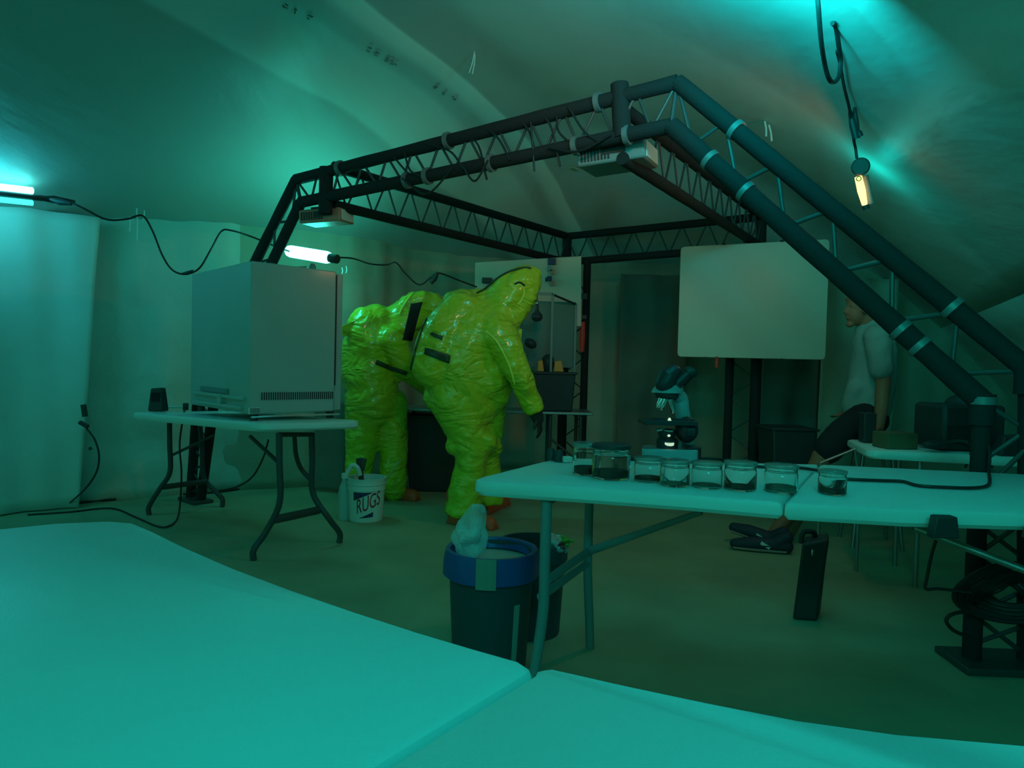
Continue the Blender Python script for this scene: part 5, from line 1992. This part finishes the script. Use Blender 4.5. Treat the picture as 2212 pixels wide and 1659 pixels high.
body_obj('hair', hair, M_HAIR, pc_, .008, 3, ())
for s in (-1, 1):
    MB().ell(C_(1840, 660, s * .034), (2.4 * kc, .008, 2.0 * kc)).build('eye', mat('eye_grey', (.2, .2, .18), .5), pc_)
    MB().ell(C_(1838.4, 660, s * .034), (1.4 * kc, .004, 1.4 * kc)).build('pupil', M_BLACK, pc_)
for n_, (toe, heel, lift) in enumerate((((1578, 1158), (1690, 1186), .0), ((1606, 1176), (1698, 1196), 0))):
    t_ = on_z(toe[0], toe[1] + 12, 0)
    h_ = on_z(heel[0], heel[1], 0)
    d_ = (t_ - h_).normalized() * .30
    tl_ = .0

    def shoe(mb):
        up_ = .05 if n_ == 0 else .0
        pts = [h_ + Vector((0, 0, .045)), h_ + d_ * .35 + Vector((0, 0, .045 + up_ * .3)), h_ + d_ * .7 + Vector((0, 0, .042 + up_ * .8)), h_ + d_ + Vector((0, 0, .036 + up_ * 1.2))]
        mb.limb(pts, [.043, .046, .046, .033], 18)
        mb.limb([h_ + Vector((.0, 0, .10)), h_ + d_ * .2 + Vector((0, 0, .06))], [.042, .045], 16)

    o = body_obj('running_shoe', shoe, mat('shoe_dark', (.02, .03, .05), .6), pc_, .006, 2, ())
    pts = [h_ + Vector((0, 0, .016)), h_ + d_ * .35 + Vector((0, 0, .016 + (.015 if n_ == 0 else 0))), h_ + d_ * .7 + Vector((0, 0, .016 + (.04 if n_ == 0 else 0))), h_ + d_ * 1.05 + Vector((0, 0, .016 + (.06 if n_ == 0 else 0)))]
    MB().tube(pts, [.040, .044, .045, .032], 14, flat=.36).build('shoe_sole', mat('shoe_sole', (.30, .26, .22), .6), o)
    nr_ = Vector((d_.y, -d_.x, 0)).normalized()
    if nr_.y > 0:
        nr_ = -nr_
    MB().box(h_ + d_ * .42 + nr_ * .042 + Vector((0, 0, .05 + (.015 if n_ == 0 else 0))), (.06, .006, .02), (0, -.5, math.atan2(d_.y, d_.x))).build('shoe_flash', M_WHITE, o)

# stool under him
root = thing('metal_stool', 'metal-legged stool the man in the grey t-shirt sits on', 'stool', (C_(1880, 1000).x, DC, 0))
sz_ = C_(1880, 938).z
sc_ = C_(1888, 940)
MB().lathe([(0, sz_ - .03), (.17, sz_ - .03), (.18, sz_ - .01), (.17, sz_), (0, sz_)], (sc_.x, DC, 0), 28).build('seat', M_BLACK, root)
for k in range(4):
    a = k * math.pi / 2 + .6
    MB().tube([(sc_.x + .11 * math.cos(a), DC + .11 * math.sin(a), sz_ - .03), (sc_.x + .21 * math.cos(a), DC + .21 * math.sin(a), 0)], .012, 10).build('leg', M_STEEL, root)
MB().lathe([(.165, .25), (.175, .25), (.175, .262), (.165, .262), (.165, .25)], (sc_.x, DC, 0), 28).build('foot_ring', M_STEEL, root)
# crossed folding chair frame in front of him
root = thing('chair_frame', 'thin silver frame leaning beside the seated man, behind the jar table', 'frame', C_(1810, 1000, -.4))
MB().tube([at(1772, 1030, 3.9), at(1772, 1000, 3.9), at(1846, 970, 3.9), at(1852, 1010, 3.9), at(1856, 1060, 3.9)], .010, 10).build('frame_rail', M_STEEL, root)
for x, y in ((1772, 1030), (1856, 1060)):
    a = at(x, y, 3.9)
    MB().tube([a, (a.x, a.y, 0)], .010, 10).build('leg', M_STEEL, root)

# ------------------------------------------------------------------ printed marks on the ceiling sheets
M_PRINT = mat('print_ink', (.26, .18, .15), .7)


def ceil_hit(x, y):
    d = ray(x, y)
    t = .5
    while t < 12:
        p = CAMO + d * t
        if p.z >= ceil_z(p.x, p.y) - .012:
            return p
        t += .01
    return p


marks = [(617, 10), (640, 22), (670, 36), (798, 105), (815, 116), (837, 127), (850, 134), (942, 188), (960, 199), (978, 210)]
mkroot = None
for gi, grp in enumerate((marks[:3], marks[3:7], marks[7:])):
    p0 = ceil_hit(*grp[0])
    root = thing('ink_stamp', ('faint stamped ink marks on the ceiling sheet near the top edge', 'faint stamped ink marks in the middle of the ceiling sheet',
                               'reddish stamped ink marks on the ceiling sheet just above the truss')[gi], 'print', p0)
    for (x, y) in grp:
        for k in range(3):
            p = ceil_hit(x + rng.uniform(-5, 5), y + rng.uniform(-4, 4))
            MB().box(p + Vector((0, 0, -.004)), (.02 + .015 * rng.random(), .009, .002), (0, 0, .9 + rng.random())).build('ink_mark', M_PRINT, root)
p = ceil_hit(1239, 362)
tag(MB().box(p + Vector((0, 0, -.01)), (.05, .12, .012), (.2, .2, .3)).build('tape_patch', mat('masking_tape', (.5, .42, .22), .6), loc=p), 'tan tape patch on the ceiling left of the near projector', 'tape')
